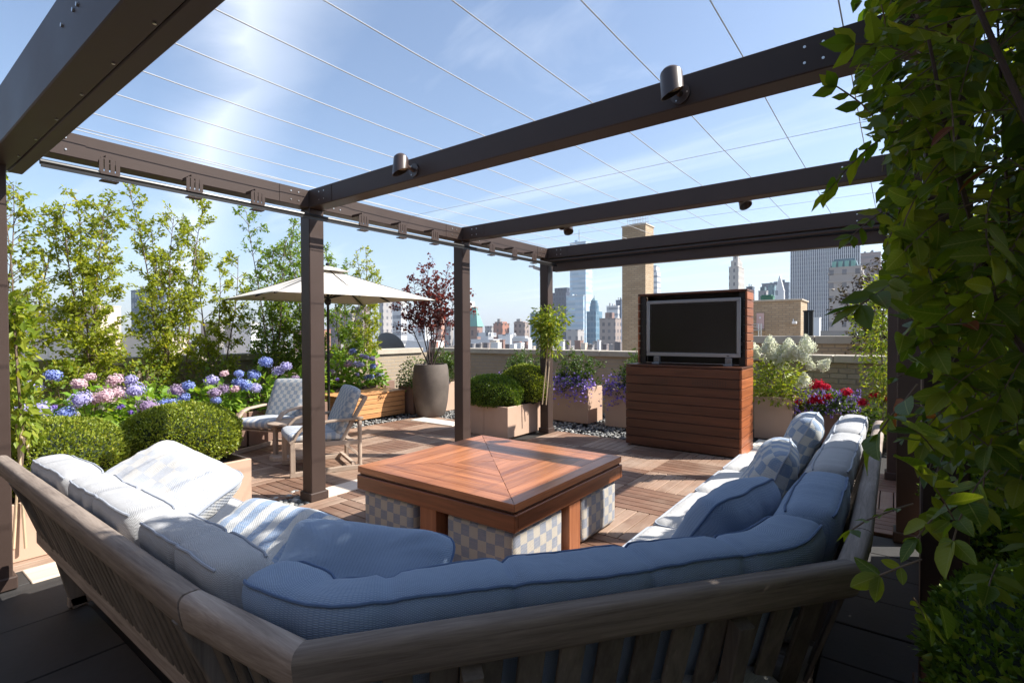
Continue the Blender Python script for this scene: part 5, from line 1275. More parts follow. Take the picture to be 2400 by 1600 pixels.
# ------------------------------------------------------------------ big vine at the right, close to the camera
vn = thing('wisteria_vine', 'large leafy vine hanging close by along the right side, mostly in shade', 'vine', (.35, 1.7, 0))
VO = np.array([.35, 1.7, 0])
BND = [(-300, 2090), (0, 2050), (110, 2010), (150, 1995), (240, 2000), (330, 2030), (400, 2075), (470, 2040), (560, 2075), (640, 2050), (700, 2075), (760, 2105), (870, 2090), (930, 2050), (1030, 2060), (1090, 2140), (1180, 2150), (1260, 2150), (1330, 2060), (1360, 2110), (1460, 2150), (1600, 2230)]
by = np.array([b_[0] for b_ in BND]); bx = np.array([b_[1] for b_ in BND])
rg = np.random.default_rng(2024)
LV = []            # (pos, dir, normal, length)
rachis = MB()
def to_px(p):
    d = p - CPOS; z = d @ CF; return 1200 + FPX * (d @ CR) / z, 800 - FPX * (d @ CU) / z, z
def spray(p, d, n, ln, leaf, free=False):
    """compound leaf: paired leaflets along a rachis"""
    p = np.array(p, float); d = unit(np.array(d, float)); pts = [p]; side = unit(np.cross(d, np.array([0, 0, 1.0]) + rg.normal(size=3) * .5)); nrm = np.cross(side, d)
    step = ln / n
    for i in range(n):
        d = unit(d + np.array([0, 0, -.10]) + rg.normal(size=3) * .06); q = pts[-1] + d * step; pts.append(q)
        f = i / n; L = leaf * (1 - .35 * abs(f - .45)) * rg.uniform(.62, 1.22)
        for s in (-1, 1):
            dd = unit(side * s * .9 + d * .55 + np.array([0, 0, -.18]) + rg.normal(size=3) * .18)
            LV.append((q, dd, nrm + rg.normal(size=3) * .3, L))
    LV.append((pts[-1], d, nrm + rg.normal(size=3) * .2, leaf * 1.05))
    return pts
def keep(p, d, L, slack=0):
    for k in (0.0, 1.0):
        u, v, z = to_px(p + d * L * k)
        if z < .55: return False
        if u < np.interp(v, by, bx) - slack: return False
    return True
# main woody stems
ws = MB()
stems_v = [[(.42, 1.9, 0), (.36, 1.7, .7), (.30, 1.55, 1.3), (.26, 1.45, 2.0), (.22, 1.5, 2.7), (.1, 1.8, 3.0)], [(.5, 1.4, 0), (.42, 1.3, .9), (.36, 1.25, 1.6), (.26, 1.25, 2.4), (.2, 1.4, 2.95)], [(.45, 2.4, 0), (.38, 2.3, 1.0), (.30, 2.35, 1.9), (.25, 2.3, 2.8)], [(.30, 1.55, 1.3), (.17, 1.45, 1.55), (.09, 1.42, 1.9), (.05, 1.40, 2.15)], [(.36, 1.25, 1.6), (.2, 1.3, 1.85), (.10, 1.32, 2.2), (.04, 1.33, 2.35)]]
for q in stems_v: ws.tube([np.array(p) - VO for p in q], [.0075 * (1 - .6 * i / (len(q) - 1)) for i in range(len(q))], 7)
ws.build('woody_stem', 'dark bark', vn, True)
tries = 0; sprays = 0
def add_sprays(n, ulo, uhi, vlo, vhi, dlo, dhi, leaf, nl=(4, 7)):
    for _ in range(n):
        u, v, dep = rg.uniform(ulo, uhi), rg.uniform(vlo, vhi), rg.uniform(dlo, dhi); p = at_depth(u, v, dep)
        d = -CR * rg.uniform(-.2, 1.0) + np.array([0, 0, rg.uniform(-.7, .35)]) + CF * rg.uniform(-.5, .5)
        i0 = len(LV); m = rg.integers(*nl); pts = spray(p, d, m, m * leaf * .62, leaf)
        good = [l for l in LV[i0:] if keep(l[0], unit(l[1]), l[3])]
        del LV[i0:]; LV.extend(good)
        if len(good) > 2: rachis.tube([q - VO for q in pts[:max(2, len(good) // 2 + 1)]], .0016, 4, False)
add_sprays(150, 2095, 2440, -80, 560, 1.0, 1.9, .064)
add_sprays(30, 2060, 2200, -60, 420, 1.1, 1.5, .055)
add_sprays(95, 2090, 2440, 480, 1060, .95, 1.8, .066)
add_sprays(9, 2150, 2440, 1040, 1480, .85, 1.25, .066, (3, 5))
# outlying sprays seen against the sky and the sofa
def ex(u0, v0, u1, v1, dep, n, leaf, dd=0.0):
    a, b_ = at_depth(u0, v0, dep), at_depth(u1, v1, dep + dd); i0 = len(LV); pts = spray(a, b_ - a, n, np.linalg.norm(b_ - a), leaf); rachis.tube([q - VO for q in pts], .0018, 5, False)
ex(2120, 300, 1895, 385, 1.25, 7, .055); ex(2060, 300, 2010, 170, 1.25, 4, .052); ex(2110, 470, 1975, 520, 1.3, 5, .05); ex(2140, 130, 2015, 75, 1.1, 3, .07)
ex(2130, 640, 2015, 700, 1.1, 3, .075); ex(2150, 900, 2055, 1010, .95, 3, .075); ex(2140, 1180, 1985, 1190, 1.1, 4, .042); ex(2160, 1310, 2060, 1335, .95, 2, .055); ex(2140, 1400, 2180, 1440, 1.0, 3, .05); ex(2260, 1130, 2130, 1240, 1.0, 4, .055)
rachis.build('leaf_stalks', 'bark', vn)['kind'] = 'stuff'
# the 300 nearest leaflets are single leaves, the rest one mass
N_ = 9
def leaf_mesh(seed, col):
    r_ = np.random.default_rng(seed); prof = [0, .26, .41, .46, .42, .30, .14, 0]; ys = [0, .1, .26, .42, .60, .78, .92, 1.0]; V = []; F = []
    cv = r_.uniform(-.34, .10); fd = r_.uniform(.08, .34)
    for w_, y in zip(prof, ys): V += [(-w_ * .58, y, fd * w_ + cv * y * y + r_.normal() * .014), (0, y, cv * y * y), (w_ * .58, y, fd * w_ + cv * y * y + r_.normal() * .014)]
    for i in range(len(ys) - 1):
        a = i * 3; F += [(a, a + 1, a + 4, a + 3), (a + 1, a + 2, a + 5, a + 4)]
    return np_mesh('leaf', np.array(V, float), np.array(F), np.full(len(F), col), 'vine leaf near', True)
lm = [leaf_mesh(i, c) for i, c in enumerate((.1, .25, .4, .5, .6, .7, .8, .9, .3, .55, .45, .98))]
vis = []
for l in LV:
    u, v, z = to_px(l[0] + unit(l[1]) * l[3] * .5); vis.append((z if (-20 < v < 1620 and u < 2430) else 9, l))
vis.sort(key=lambda a: a[0])
for k, (z, (p, d, n, L)) in enumerate(vis[:300]):
    d = unit(d); x = unit(np.cross(d, n)); zz = np.cross(x, d); M = Matrix(((x[0], d[0], zz[0], 0), (x[1], d[1], zz[1], 0), (x[2], d[2], zz[2], 0), (0, 0, 0, 1)))
    o = link('leaf', lm[rg.integers(0, 11) if rg.random() > .02 else 11], None, vn); o.matrix_local = Matrix.Translation(Vector(p - VO)) @ M @ Matrix.Scale(L, 4)
rest = vis[300:]
LEAF10 = np.array([(0, 0, 0), (.40, .25, .07), (.44, .55, .08), (0, 1, -.10), (-.44, .55, .08), (-.40, .25, .07)], float)
if rest:
    P = np.array([r_[1][0] for r_ in rest]) - VO; D = np.array([r_[1][1] for r_ in rest]); N = np.array([r_[1][2] for r_ in rest]); L = np.array([r_[1][3] for r_ in rest])
    leaf_cloud('leaf_mass', P, D, L, L * .56, 'vine leaf', rg.random(len(P)) * .93, LEAF10, N=N, parent=vn, rng=rg)['kind'] = 'stuff'
# deeper trellis layer shaped for its shade, then unseen masses added to block light
def mass(n, fn, ll, name):
    P = fn(n); D = rg.normal(size=P.shape) + np.array([-.4, -.3, -.4]); L = ll * rg.uniform(.7, 1.3, len(P))
    leaf_cloud(name, P - VO, D, L, L * .6, 'vine leaf', rg.random(len(P)) * .96, LEAF10, parent=vn, rng=rg)['kind'] = 'stuff'
def wallv(n):
    y = rg.uniform(1.55, 3.95, n); top = np.where(y < 2.8, 2.95, 2.12) - .08 * rg.random(n); z = .85 + (top - .85) * rg.random(n); x = rg.uniform(.30, .62, n) + .12 * (y - 1.5) * .3
    return np.c_[x, y, z]
mass(15000, wallv, .085, 'trellis_leaves')
def roofv(n):
    y = rg.uniform(.75, 2.75, n); x = rg.uniform(-.02, 1.5, n) + .12 * np.sin(y * 9); z = 2.88 + .34 * rg.random(n); return np.c_[x, y, z]
mass(8200, roofv, .085, 'overhead_shade_leaves')  # out-of-view layer added above to shade the sofa corner
def sidev(n):
    y = rg.uniform(.2, 1.7, n); x = rg.uniform(.7, 1.3, n); z = .4 + 2.4 * rg.random(n); return np.c_[x, y, z]
mass(5000, sidev, .08, 'sky_block_leaves')  # out-of-view leaves added to keep sky light off the near vine
m_ = MB()
for y in (1.0, 1.6, 2.2, 2.8, 3.4, 3.95): m_.bar(np.array((.47, y, 0)) - VO, np.array((.47, y, 2.6 if y < 2.9 else 2.1)) - VO, .03, .03, up=(0, 1, 0))
for z in (.6, 1.1, 1.6, 2.05): m_.bar(np.array((.49, 1.0, z)) - VO, np.array((.49, 3.95, z)) - VO, .02, .03)
m_.build('trellis', 'bronze paint', vn)
# ------------------------------------------------------------------ neighbouring roofs
m_brick('tan brick', (.36, .26, .16), (.50, .385, .255), (.22, .18, .14), .22, .075, .012)
m_brick('red brick', (.30, .14, .10), (.38, .19, .13), (.30, .24, .2), .22, .075, .012)
m_plain('render wall', (.50, .42, .33), .9, .1, .4)
m_plain('roof tar', (.10, .095, .09), .9, .2, .2, use='pos')
m_plain('pink door', (.58, .40, .37), .6, .05, 5)
m_plain('green unit', (.05, .16, .10), .6, .1, 2)
m_plain('copper green', (.16, .36, .30), .6, .15, .2)
m_plain('slate roof', (.08, .14, .16), .5, .15, .1)
def span(xl, xc, xr, dist, dmin=4.0):
    """axis-aligned block whose near corner stands at the given depth"""
    c = at_depth(xc, 783, dist); x0 = at_y(xl, 783, c[1])[0]; x1 = c[0]
    if xr > xc + .5:
        y1 = at_x(xr, 783, c[0])[1]
        if y1 < c[1] or y1 > c[1] * 1.6: y1 = c[1] + dist * .08
    else: y1 = c[1] + max(dmin, dist * .05)
    return x0, x1, c[1], y1
def ztop(x, y, dist): return float(at_depth(x, y, dist)[2])
GZ = -60.0
# ground far below
m_plain('city ground mat', (.16, .16, .155), .9, .3, .01, use='pos')
mb = MB(); n_ = 64; mb.add([(7000 * math.cos(2 * math.pi * i / n_), 7000 * math.sin(2 * math.pi * i / n_), GZ) for i in range(n_)], [tuple(range(n_))])
setp(mb.build('city_ground', 'city ground mat'), kind='structure', label='grey city ground far below the terrace')
mb = MB(); mb.box(-9.6, 3.2, -14.0, 9.3, GZ, -.61)
setp(mb.build('terrace_building', 'tan brick'), kind='structure', label='building that carries the terrace')

t = thing('neighbour_parapet', 'second lower brick parapet with grey coping beyond the white hydrangea', 'wall', (-1.5, 12.0, 0))
mb = MB(); mb.box(-1.2, 6.5, .02, .3, -1.5, 1.28); mb.build('brick_face', 'tan brick', t)
for a, b_ in ((-1.2, .2), (.21, 2.6), (2.61, 6.5)): mb = MB(); mb.cbox(a, b_, -.04, .36, 1.281, 1.44, .01); mb.build('coping', 'coping stone', t)
mb = MB(); mb.box(-14, 8, 12.3, 42, GZ, -.3); setp(mb.build('neighbour_building', 'tan brick'), kind='structure', label='neighbouring building with a flat roof')
for k, u in enumerate((1888, 1900)):
    p = at_y(u, 790, 12.1); mb = MB(); mb.tube([(0, 0, 0), (0, 0, .58)], .045, 12); mb.lathe([(0, .58), (.06, .58), (.06, .61), (0, .61)], 12)
    setp(mb.build('vent_pipe', 'black metal', None, True, 40, (p[0], 12.15, 1.36)), ['black vent pipe on the second parapet, left of the pair', 'black vent pipe on the second parapet, right of the pair'][k], 'pipe', 'vent pipes')
# brick bulkhead with a pink door
x0, x1, y0, y1 = span(1764, 1876.5, 1891.5, 17.0); zt = ztop(1876, 704, 17.0)
t = thing('roof_bulkhead', 'tan brick stair bulkhead with a pink door right of the television', 'building', (x1, y0, -.3))
mb = MB(); mb.box(x0 - x1, 0, 0, y1 - y0, 0, zt + .3); mb.build('wall', 'tan brick', t)
mb = MB(); mb.cbox(x0 - x1 - .05, .05, -.05, y1 - y0 + .05, zt + .3, zt + .36, .01); mb.build('coping', 'coping stone', t)
kx = (x1 - x0) / (925 - 340); X_ = lambda z: (z - 925) * kx; Z_ = lambda z: float(at_depth(1700 + 600 / 5.227, 560 + z / 5.227, 17.6)[2]) + .3
mb = MB(); mb.cbox(X_(390), X_(485), -.03, -.002, Z_(1100), Z_(905), .004); d_ = mb.build('door', 'pink door', t)
mb = MB(); mb.cbox(X_(425), X_(448), -.045, -.031, Z_(972), Z_(952), .003); mb.build('door_light', 'white plastic', d_)
mb = MB(); mb.box(X_(350), X_(500), -.9, -.05, Z_(1120), Z_(1108)); mb.build('landing', 'steel', t)
mb = MB()
for z in (355, 485, 515): mb.tube([(X_(z), -.88, Z_(1185)), (X_(z), -.88, Z_(1040))], .02, 6)
for z in (1045, 1075): mb.tube([(X_(355), -.88, Z_(z)), (X_(485), -.88, Z_(z))], .014, 6)
mb.build('hand_rail', 'steel', t)
mb = MB(); mb.cbox(X_(835), X_(885), -.25, -.01, Z_(1045), Z_(1015), .01); mb.tube([(X_(845), -.05, Z_(1040)), (X_(840), -.05, Z_(985))], .015, 6); mb.build('wall_lamp', 'white plastic', t)
# chimney stack with wire cage
x0, x1, y0, y1 = span(1458, 1512.7, 1531.7, 19.0); zt = ztop(1512, 527, 19.0)
t = thing('chimney', 'tall tan brick chimney stack with a wire cage on top behind the television', 'chimney', (x1, y0, -.3))
mb = MB(); mb.box(x0 - x1, 0, 0, y1 - y0, 0, zt + .3); mb.build('shaft', 'tan brick', t)
mb = MB(); mb.cbox(x0 - x1 - .03, .03, -.03, y1 - y0 + .03, zt + .3, zt + .36, .01); mb.build('cap', 'coping stone', t)
mb = MB(); w_ = x1 - x0
for i in range(7):
    for yy in (.12, y1 - y0 - .12): mb.tube([(-w_ * .82 + w_ * .64 * i / 6, yy, zt + .36), (-w_ * .82 + w_ * .64 * i / 6, yy, zt + .86)], .012, 5)
for k in range(4):
    for yy in (.12, y1 - y0 - .12): mb.tube([(-w_ * .82, yy, zt + .4 + k * .14), (-w_ * .18, yy, zt + .4 + k * .14)], .010, 5)
mb.build('wire_cage', 'steel', t)['kind'] = 'stuff'
# satellite dish beyond the back left corner
p = at_depth(700 + 1180 / 5.6, 660 + 880 / 5.6, 15.0)
t = thing('satellite_dish', 'grey satellite dish beyond the parapet behind the tall pot shrubs', 'dish', (p[0], p[1], 0))
m_plain('dish grey', (.12, .125, .13), .5, .08, 4)
mb = MB(); prof = [(0, 0), (.12, .008), (.25, .035), (.37, .08), (.47, .13), (.475, .13), (.37, .073), (.25, .028), (.12, .0), (0, -.008)]; mb.lathe(prof, 36); mb.xf(Matrix.Translation((0, 0, float(p[2]))) @ Euler((math.radians(-58), math.radians(-30), 0)).to_matrix().to_4x4()); mb.build('reflector', 'dish grey', t, True, 60)
mb = MB(); mb.tube([(0, 0, -.3), (0, .1, float(p[2]) - .05)], .035, 8); mb.build('mast', 'dish grey', t, True)
mb = MB(); mb.tube([(.1, -.1, float(p[2]) - .2), (.55, -.45, float(p[2]) - .02)], .018, 6); mb.build('feed_arm', 'steel', t, True)

# ------------------------------------------------------------------ city blocks
FM = {}
def fm(name, *a, **k):
    if name not in FM: FM[name] = m_facade(name, *a, **k).name
    return FM[name]
def block(name, label, xl, xc, xr, yt, dist, mat, cat='building', group=None, tiers=(), roof=None, z0=None):
    """tiers: (xl, xc, xr, ytop) stacked in the picture above the main block, a little behind its face"""
    x0, x1, y0, y1 = span(xl, xc, xr, dist); zt = ztop(xc, yt, dist); t = thing(name, label, cat, (x1, y0, GZ), 0, group)
    mb = MB(); mb.box(x0 - x1, 0, 0, y1 - y0, 0, zt - GZ); mb.build('tower' if cat == 'tower' else 'wall', mat, t); zp = zt
    mb = MB(); par = dist * .0006; mb.box(x0 - x1 - par, par, -par, y1 - y0 + par, zt - GZ, zt - GZ + dist * .0015); mb.build('cornice', mat, t)
    if cat == 'tower':
        r2 = np.random.default_rng(int(abs(x1)) + int(xl)); w0, d0 = x1 - x0, y1 - y0
        for _ in range(3):
            a = r2.uniform(-w0 * .9, -w0 * .25); e = r2.uniform(.1, .6) * d0; s_ = w0 * r2.uniform(.08, .18); hh = dist * r2.uniform(.003, .008)
            mb = MB(); mb.box(a, a + s_, e, e + s_, zt - GZ, zt - GZ + hh); mb.build('roof_plant', mat if r2.random() > .5 else 'grey block', t)
    for tr_ in tiers:
        a, c, e, y = tr_[:4]; m2 = tr_[4] if len(tr_) > 4 else mat; d2 = dist * 1.004 + 2
        q0, q1, r0, r1 = span(a, c, e, d2); z2 = ztop(c, y, d2); mb = MB(); mb.box(q0 - x1, q1 - x1, r0 - y0, min(r1, y1 + 3) - y0 if min(r1, y1 + 3) > r0 + 1 else r1 - y0, zp - GZ - .2, z2 - GZ); mb.build('setback', m2, t); zp = max(zp, z2) if len(tr_) < 6 else zp
    return t, (x0, x1, y0, y1, zt)
za = lambda x: 1060 + x / 4.355
ya = lambda y: 480 + y / 4.355
zc = lambda x: 1700 + x / 5.227
yc = lambda y: 560 + y / 5.227
zd = lambda x: 700 + x / 5.6
yd = lambda y: 660 + y / 5.6
ze = lambda x: 200 + x / 4.523
ye = lambda y: 680 + y / 4.523
fm('beige bands', (.42, .36, .30), (.10, .09, .09), 6, 8, .8, .45, band=True)
fm('red brick block', (.36, .17, .12), (.10, .07, .06), 7, 8, .4, .5)
fm('brown block', (.26, .16, .13), (.09, .06, .06), 8, 10, .35, .55)
fm('grey block', (.30, .28, .27), (.07, .07, .08), 7, 8, .45, .5)
fm('grey brown block', (.30, .24, .21), (.09, .08, .085), 7, 7.5, .45, .5)
fm('white block', (.66, .66, .66), (.16, .17, .19), 12, 11, .3, .35)
fm('white bands', (.62, .62, .61), (.20, .21, .23), 8, 10, .8, .42, band=True)
fm('teal glass', (.14, .24, .27), (.05, .11, .14), 7, 8, .7, .6, wrough=.08)
fm('navy slab', (.030, .042, .075), (.015, .022, .045), 6, 9, .6, .55, wrough=.15)
fm('pale glass', (.42, .50, .56), (.26, .36, .44), 14, 9.5, .8, .5, wrough=.08, band=True)
fm('blue glass', (.12, .21, .28), (.05, .12, .18), 6, 8, .75, .6, wrough=.08)
fm('dark blue', (.06, .085, .13), (.03, .05, .09), 7, 9, .6, .5, wrough=.12)
fm('limestone', (.44, .40, .35), (.13, .12, .12), 5, 7, .35, .5)
fm('hotel stone', (.36, .305, .265), (.11, .10, .105), 7.2, 8.6, .35, .42)
fm('striped tower', (.46, .47, .49), (.045, .06, .095), 9, 3.5, 1, .92)
fm('brown bands', (.27, .20, .185), (.12, .10, .10), 8, 7, .9, .4, band=True)
fm('stone', (.36, .34, .33), (.12, .12, .13), 7, 8, .4, .45)
fm('cream wall', (.60, .51, .42), (.20, .17, .15), 9, 9, .12, .3)
fm('red tower', (.46, .25, .18), (.13, .09, .08), 5, 6, .45, .5)
fm('dark brown', (.16, .12, .115), (.06, .055, .06), 6, 7, .5, .5)

block('apartment_tower', 'beige apartment tower with horizontal bands right of the second left post', za(140), za(186), za(262), ya(1045), 750, 'beige bands', 'tower', tiers=((za(150), za(185), za(230), ya(985), 'white block'), (za(160), za(172), za(186), ya(957), 'grey block')))
t, b_ = block('brick_hall', 'brown brick building with a green copper roof', za(150), za(255), za(310), ya(1240), 520, 'brown block')
mb = MB(); w_, d_, h_ = b_[1] - b_[0], b_[3] - b_[2], b_[4] - GZ; mb.add([(-w_ - 1, -1, h_), (1, -1, h_), (1, d_ + 1, h_), (-w_ - 1, d_ + 1, h_), (-w_ * .75, d_ * .4, h_ + 20), (-w_ * .3, d_ * .4, h_ + 20)], [(0, 1, 5, 4), (1, 2, 5), (2, 3, 4, 5), (3, 0, 4)]); mb.build('roof', 'copper green', t)
block('white_house_block', 'stepped white low building in front of the copper roof', za(190), za(420), za(505), ya(1380), 380, 'white block', tiers=((za(290), za(370), za(420), ya(1302)), (za(250), za(400), za(450), ya(1345), 'white block', 0)))
block('office_block', 'small grey office block left of the red brick tower', za(335), za(400), za(425), ya(1243), 900, 'grey block')
block('brick_tower', 'red brick stepped apartment tower in the skyline centre left', za(420), za(512), za(582), ya(1215), 640, 'red brick block', 'tower', tiers=((za(435), za(512), za(560), ya(1192)), (za(460), za(485), za(500), ya(1163), 'grey block')))
block('grey_apartments', 'grey brown apartment block with a roof turret', za(630), za(740), za(790), ya(1205), 640, 'grey brown block', tiers=((za(635), za(720), za(750), ya(1188)), (za(656), za(690), za(705), ya(1163), 'grey block')))
block('white_terrace_block', 'white low terrace building below the red brick tower', za(470), za(590), za(650), ya(1330), 420, 'white block', tiers=((za(540), za(610), za(645), ya(1308)),))
block('white_banded_block', 'white office building with ribbon windows left of the far post', za(608), za(770), za(802), ya(1365), 330, 'white bands', tiers=((za(620), za(745), za(775), ya(1338)),))
block('teal_tower', 'teal glass tower just left of the far left post', za(796), za(890), za(905), ya(1112), 800, 'teal glass', 'tower')
block('navy_tower', 'dark navy slab tower right of the far left post', za(1020), za(1160), za(1205), ya(900), 900, 'navy slab', 'tower', tiers=((za(1045), za(1170), za(1200), ya(843)),))
t, b_ = block('glass_skyscraper', 'tallest pale blue glass skyscraper with an antenna', za(1202), za(1362), za(1432), ya(380), 1000, 'pale glass', 'tower')
mb = MB(); mb.tube([(-20, 10, b_[4] - GZ), (-20, 10, ztop(za(1370), ya(235), 1000) - GZ)], 1.2, 6); mb.build('antenna', 'steel', t)
block('glass_annex', 'lower pale glass block in front of the tallest skyscraper', za(1160), za(1338), za(1350), ya(928), 880, 'pale glass', 'tower')
block('grey_windowless_block', 'pale grey blank block below the glass annex', za(1165), za(1280), za(1345), ya(1280), 420, 'stone')
# pointed glass tower
x0, x1, y0, y1 = span(za(1372), za(1465), za(1530), 700); zt = ztop(za(1465), ya(1085), 700)
t = thing('pointed_glass_tower', 'blue glass tower with a stepped crown and pointed roof', 'tower', (x1, y0, GZ)); w_, d_ = x1 - x0, y1 - y0
mb = MB(); mb.box(-w_, 0, 0, d_, 0, zt - GZ); mb.build('tower', 'blue glass', t)
zprev = zt; cx, cy = -w_ * .52, d_ * .5
for f, y in ((.46, 1030), (.40, 1000), (.33, 975)):
    z2 = ztop(za(1450), ya(y), 705); mb = MB(); r_ = w_ * f; mb.lathe([(r_, zprev - GZ), (r_, z2 - GZ), (0, z2 - GZ)], 16, (cx, cy, 0)); mb.build('crown', 'blue glass', t); zprev = z2
za_ = ztop(za(1450), ya(912), 705); mb = MB(); mb.lathe([(w_ * .33, zprev - GZ), (w_ * .03, za_ - GZ - 4), (0, za_ - GZ)], 8, (cx, cy, 0)); mb.build('spire_roof', 'teal glass', t)
block('tan_office_tower', 'grey-tan office tower with a sunlit side left of the chimney', za(1503), za(1665), za(1725), ya(1162), 560, 'grey brown block', 'tower', tiers=((za(1560), za(1630), za(1655), ya(1098), 'brown block'),))
block('ribbon_office', 'white and blue ribbon-window office behind the tan tower', za(1575), za(1690), za(1706), ya(1036), 820, 'white bands', 'tower')
block('dark_office', 'dark blue office tower right behind the chimney edge', za(1670), za(1725), za(1760), ya(977), 950, 'dark blue', 'tower')
# right of the television
block('crown_tower', 'pale stone tower with a tapering crown above the television', zc(42), zc(158), zc(228), yc(345), 520, 'limestone', 'tower', tiers=((zc(65), zc(150), zc(205), yc(262)), (zc(90), zc(150), zc(185), yc(215)), (zc(105), zc(148), zc(170), yc(170)), (zc(118), zc(143), zc(155), yc(110))))
block('dark_tower', 'narrow dark tower at the right edge of the television cabinet', zc(255), zc(330), zc(355), yc(592), 480, 'navy slab', 'tower')
block('domed_white_tower', 'white curved tower peeping out right of the chimney', 1500, 1540, 1548, 640, 900, 'white bands', 'tower', tiers=((1505, 1538, 1545, 622),))
block('dark_slab', 'dark flat-topped slab behind the stone gables', zc(445), zc(775), zc(792), yc(537), 800, 'dark blue', 'tower')
block('stone_gable_house', 'grey stone building with a dark mansard top', zc(403), zc(500), zc(522), yc(640), 480, 'stone', tiers=((zc(425), zc(480), zc(500), yc(585), 'slate roof'),))
block('teal_office', 'small teal glass office between stone buildings', zc(522), zc(600), zc(622), yc(572), 560, 'teal glass')
t, b_ = block('gabled_white_house', 'white gabled building in front of the dark slab', zc(608), zc(715), zc(728), yc(640), 420, 'white block')
mb = MB(); w_, d_, h_ = b_[1] - b_[0], b_[3] - b_[2], b_[4] - GZ; mb.add([(-w_, 0, h_), (0, 0, h_), (-w_ / 2, 0, h_ + 14), (-w_, d_, h_), (0, d_, h_), (-w_ / 2, d_, h_ + 14)], [(0, 1, 2), (3, 5, 4), (1, 4, 5, 2), (0, 2, 5, 3)]); mb.build('gable', 'white block', t)
block('green_tank_house', 'green rooftop tank above the brick bulkhead', zc(430), zc(580), zc(602), yc(705), 60, 'green unit', 'roof tank', tiers=((zc(440), zc(560), zc(585), yc(682), 'green unit'),))
# striped tower with real piers
x0, x1, y0, y1 = span(zc(796), zc(1640), zc(1650), 420); zt = ztop(zc(1200), yc(-60), 420)
t = thing('striped_tower', 'broad tower striped with white vertical piers behind the brick bulkhead', 'tower', (x1, y0, GZ)); w_ = x1 - x0
mb = MB(); mb.box(-w_, 0, 1.2, y1 - y0, 0, zt - GZ); mb.build('tower', 'striped tower', t)
m_plain('white pier', (.60, .61, .63), .6, .05, .05)
npier = 36; q = MB()
for i in range(npier + 1):
    cx = -w_ + w_ * i / npier; q.box(cx - w_ / npier * .21, cx + w_ / npier * .21, 0, 1.19, 0, zt - GZ + 1)
q.build('pier', 'white pier', t)['kind'] = 'stuff'
# hotel with green mansard
t, b_ = block('hotel_tower', 'ornate stone hotel tower with a green mansard roof at the right', zc(1268), zc(1660), zc(1692), yc(335), 330, 'hotel stone', 'tower')
w_, d_, h_ = b_[1] - b_[0], b_[3] - b_[2], b_[4] - GZ
for k, y in enumerate((400, 505)):
    z = ztop(zc(1660), yc(y), 330) - GZ; mb = MB(); mb.box(-w_ - .8, .8, -.8, d_ + .8, z - .6, z + .6); mb.build('cornice', 'hotel stone', t)
zr = ztop(zc(1500), yc(222), 330) - GZ; mb = MB(); mb.add([(-w_ * .96, .5, h_), (-w_ * .1, .5, h_), (-w_ * .1, d_, h_), (-w_ * .96, d_, h_), (-w_ * .86, 3, zr), (-w_ * .2, 3, zr), (-w_ * .2, d_, zr), (-w_ * .86, d_, zr)], [(0, 1, 5, 4), (1, 2, 6, 5), (2, 3, 7, 6), (3, 0, 4, 7), (4, 5, 6, 7)]); mb.build('mansard_roof', 'slate roof', t)
for k in range(4):
    mb = MB(); cx = -w_ * (.85 - .2 * k); mb.box(cx - 1.1, cx + 1.1, -.2, 2.4, h_ + .5, h_ + 4.2); mb.build('dormer', 'copper green', t)
block('brown_banded_tower', 'reddish brown banded tower at the far right behind the hotel', zc(1640), zc(1895), zc(1902), yc(165), 520, 'brown bands', 'tower')
block('white_window_block', 'small white building with a window grid between vent pipes and hotel', zc(1000), zc(1150), zc(1172), yc(968), 110, 'white block')
block('low_stone_wall_block', 'low grey roof line below the hotel tower', zc(1165), zc(1900), zc(1950), yc(1130), 60, 'grey block')
# left part of the skyline, behind umbrella and trees
block('dark_apartment_tower', 'dark brown apartment tower with a water tank under the umbrella', zd(385), zd(540), zd(562), yd(425), 520, 'dark brown', 'tower', tiers=((zd(488), zd(540), zd(556), yd(345), 'brown block'),))
block('beige_apartment_tower', 'beige apartment tower under the umbrella', zd(552), zd(700), zd(742), yd(415), 560, 'beige bands', 'tower')
block('brown_apartment_slab', 'brown and grey apartment slab under the umbrella, right one', zd(735), zd(840), zd(942), yd(335), 500, 'grey brown block', 'tower')
block('blue_grey_tower', 'grey glass tower left of the purple maple', zd(1060), zd(1110), zd(1228), yd(190), 620, 'stone', 'tower')
block('banded_grey_tower', 'grey banded tower behind the left edge of the maple', zd(1232), zd(1345), zd(1422), yd(230), 600, 'white bands', 'tower')
block('orange_brick_tower', 'orange brick tower behind the maple near the second post', zd(1795), zd(1870), zd(1922), yd(425), 600, 'red tower', 'tower')
block('grey_tower_by_post', 'grey window tower left of the second left post', zd(1915), zd(1990), zd(2032), yd(520), 520, 'grey block', 'tower')
block('white_gallery', 'white cube building behind the maple stems', zd(1520), zd(1660), zd(1742), yd(585), 420, 'white block')
block('white_shed_row', 'long low white roof building left of the second post', zd(1420), zd(1800), zd(1905), yd(785), 260, 'white block')
block('cream_terrace_house', 'cream-coloured house wall behind the first parapet trees', ze(-700), ze(160), ze(380), ye(170), 55, 'cream wall', tiers=((ze(-400), ze(40), ze(105), ye(120), 'grey block'),))
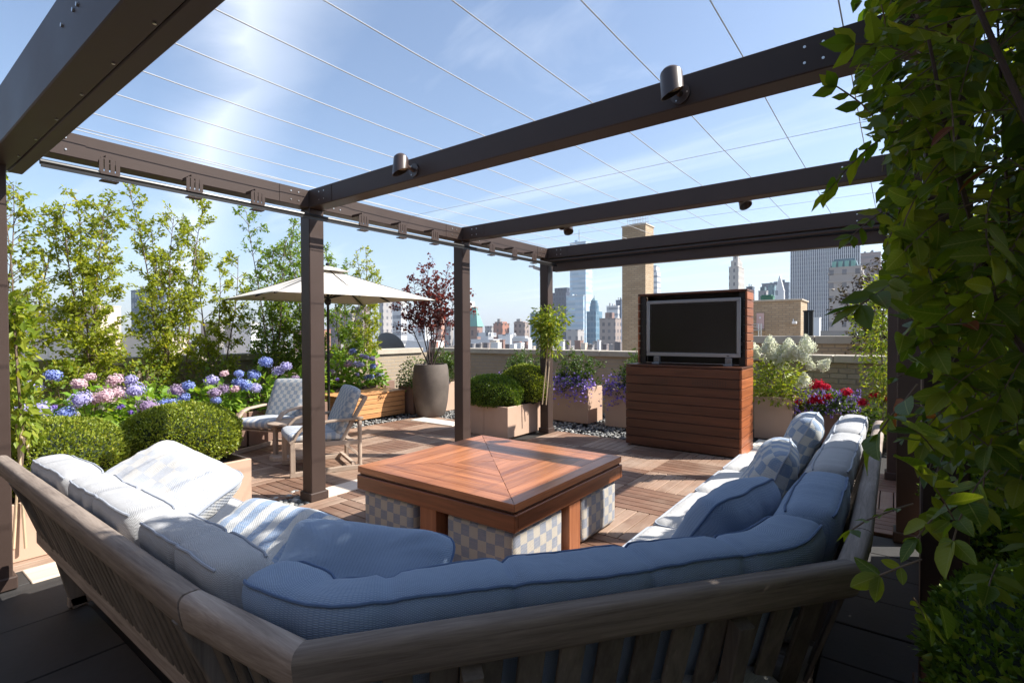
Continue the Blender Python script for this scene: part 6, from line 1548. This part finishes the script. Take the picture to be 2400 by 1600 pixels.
block('blue_slab_tower', 'dark blue-grey tower behind the second tree clump', ze(490), ze(700), ze(860), ye(-20), 420, 'dark blue', 'tower')
block('cream_low_block', 'long low cream roof behind the second tree clump', ze(380), ze(820), ze(1080), ye(470), 48, 'cream wall')
block('grey_shed', 'grey sloped roof building left of the umbrella', ze(1225), ze(1400), ze(1470), ye(345), 60, 'grey block')
block('white_studio', 'white framed studio building under the umbrella edge', ze(1476), ze(1760), ze(1860), ye(345), 55, 'white block')
block('brick_gable_block', 'red brick block behind the front left post', ze(2200), ze(2420), ze(2600), ye(420), 300, 'red brick block')
# scattered low roofs along the horizon
rg = np.random.default_rng(11)
lows = ['white block', 'grey block', 'red brick block', 'stone', 'cream wall', 'brown block', 'white bands', 'grey brown block']
for k in range(52):
    if k < 34: u = 1095 + (1470 - 1095) * (k + rg.random()) / 34
    elif k < 42: u = 765 + 300 * (k - 34 + rg.random()) / 8
    else: u = 300 + 440 * (k - 42 + rg.random()) / 10
    wpx = rg.uniform(9, 26); yt = rg.uniform(797, 813); dist = rg.uniform(150, 330)
    block('low_rooftop', 'small low rooftop among many along the skyline foot', u, u + wpx * .65, u + wpx, yt, dist, lows[rg.integers(0, len(lows))], group='low rooftops along the skyline foot', tiers=((u + wpx * .15, u + wpx * .4, u + wpx * .5, yt - rg.uniform(1, 5), lows[rg.integers(0, 4)]),) if rg.random() > .4 else ())

# ------------------------------------------------------------------ haze
hz = bpy.data.materials.new('haze air'); hz.use_nodes = True; hz.node_tree.nodes.clear()
pv = hz.node_tree.nodes.new('ShaderNodeVolumePrincipled'); pv.inputs['Color'].default_value = (.80, .88, 1.0, 1); pv.inputs['Density'].default_value = .00015; pv.inputs['Anisotropy'].default_value = .2
ho = hz.node_tree.nodes.new('ShaderNodeOutputMaterial'); hz.node_tree.links.new(pv.outputs[0], ho.inputs['Volume']); MATS['haze air'] = hz
mb = MB(); mb.box(-7200, 7200, -7200, 7200, GZ - 1, 420)
setp(mb.build('haze', 'haze air'), 'thin bluish summer haze over the city', 'haze', kind='stuff')
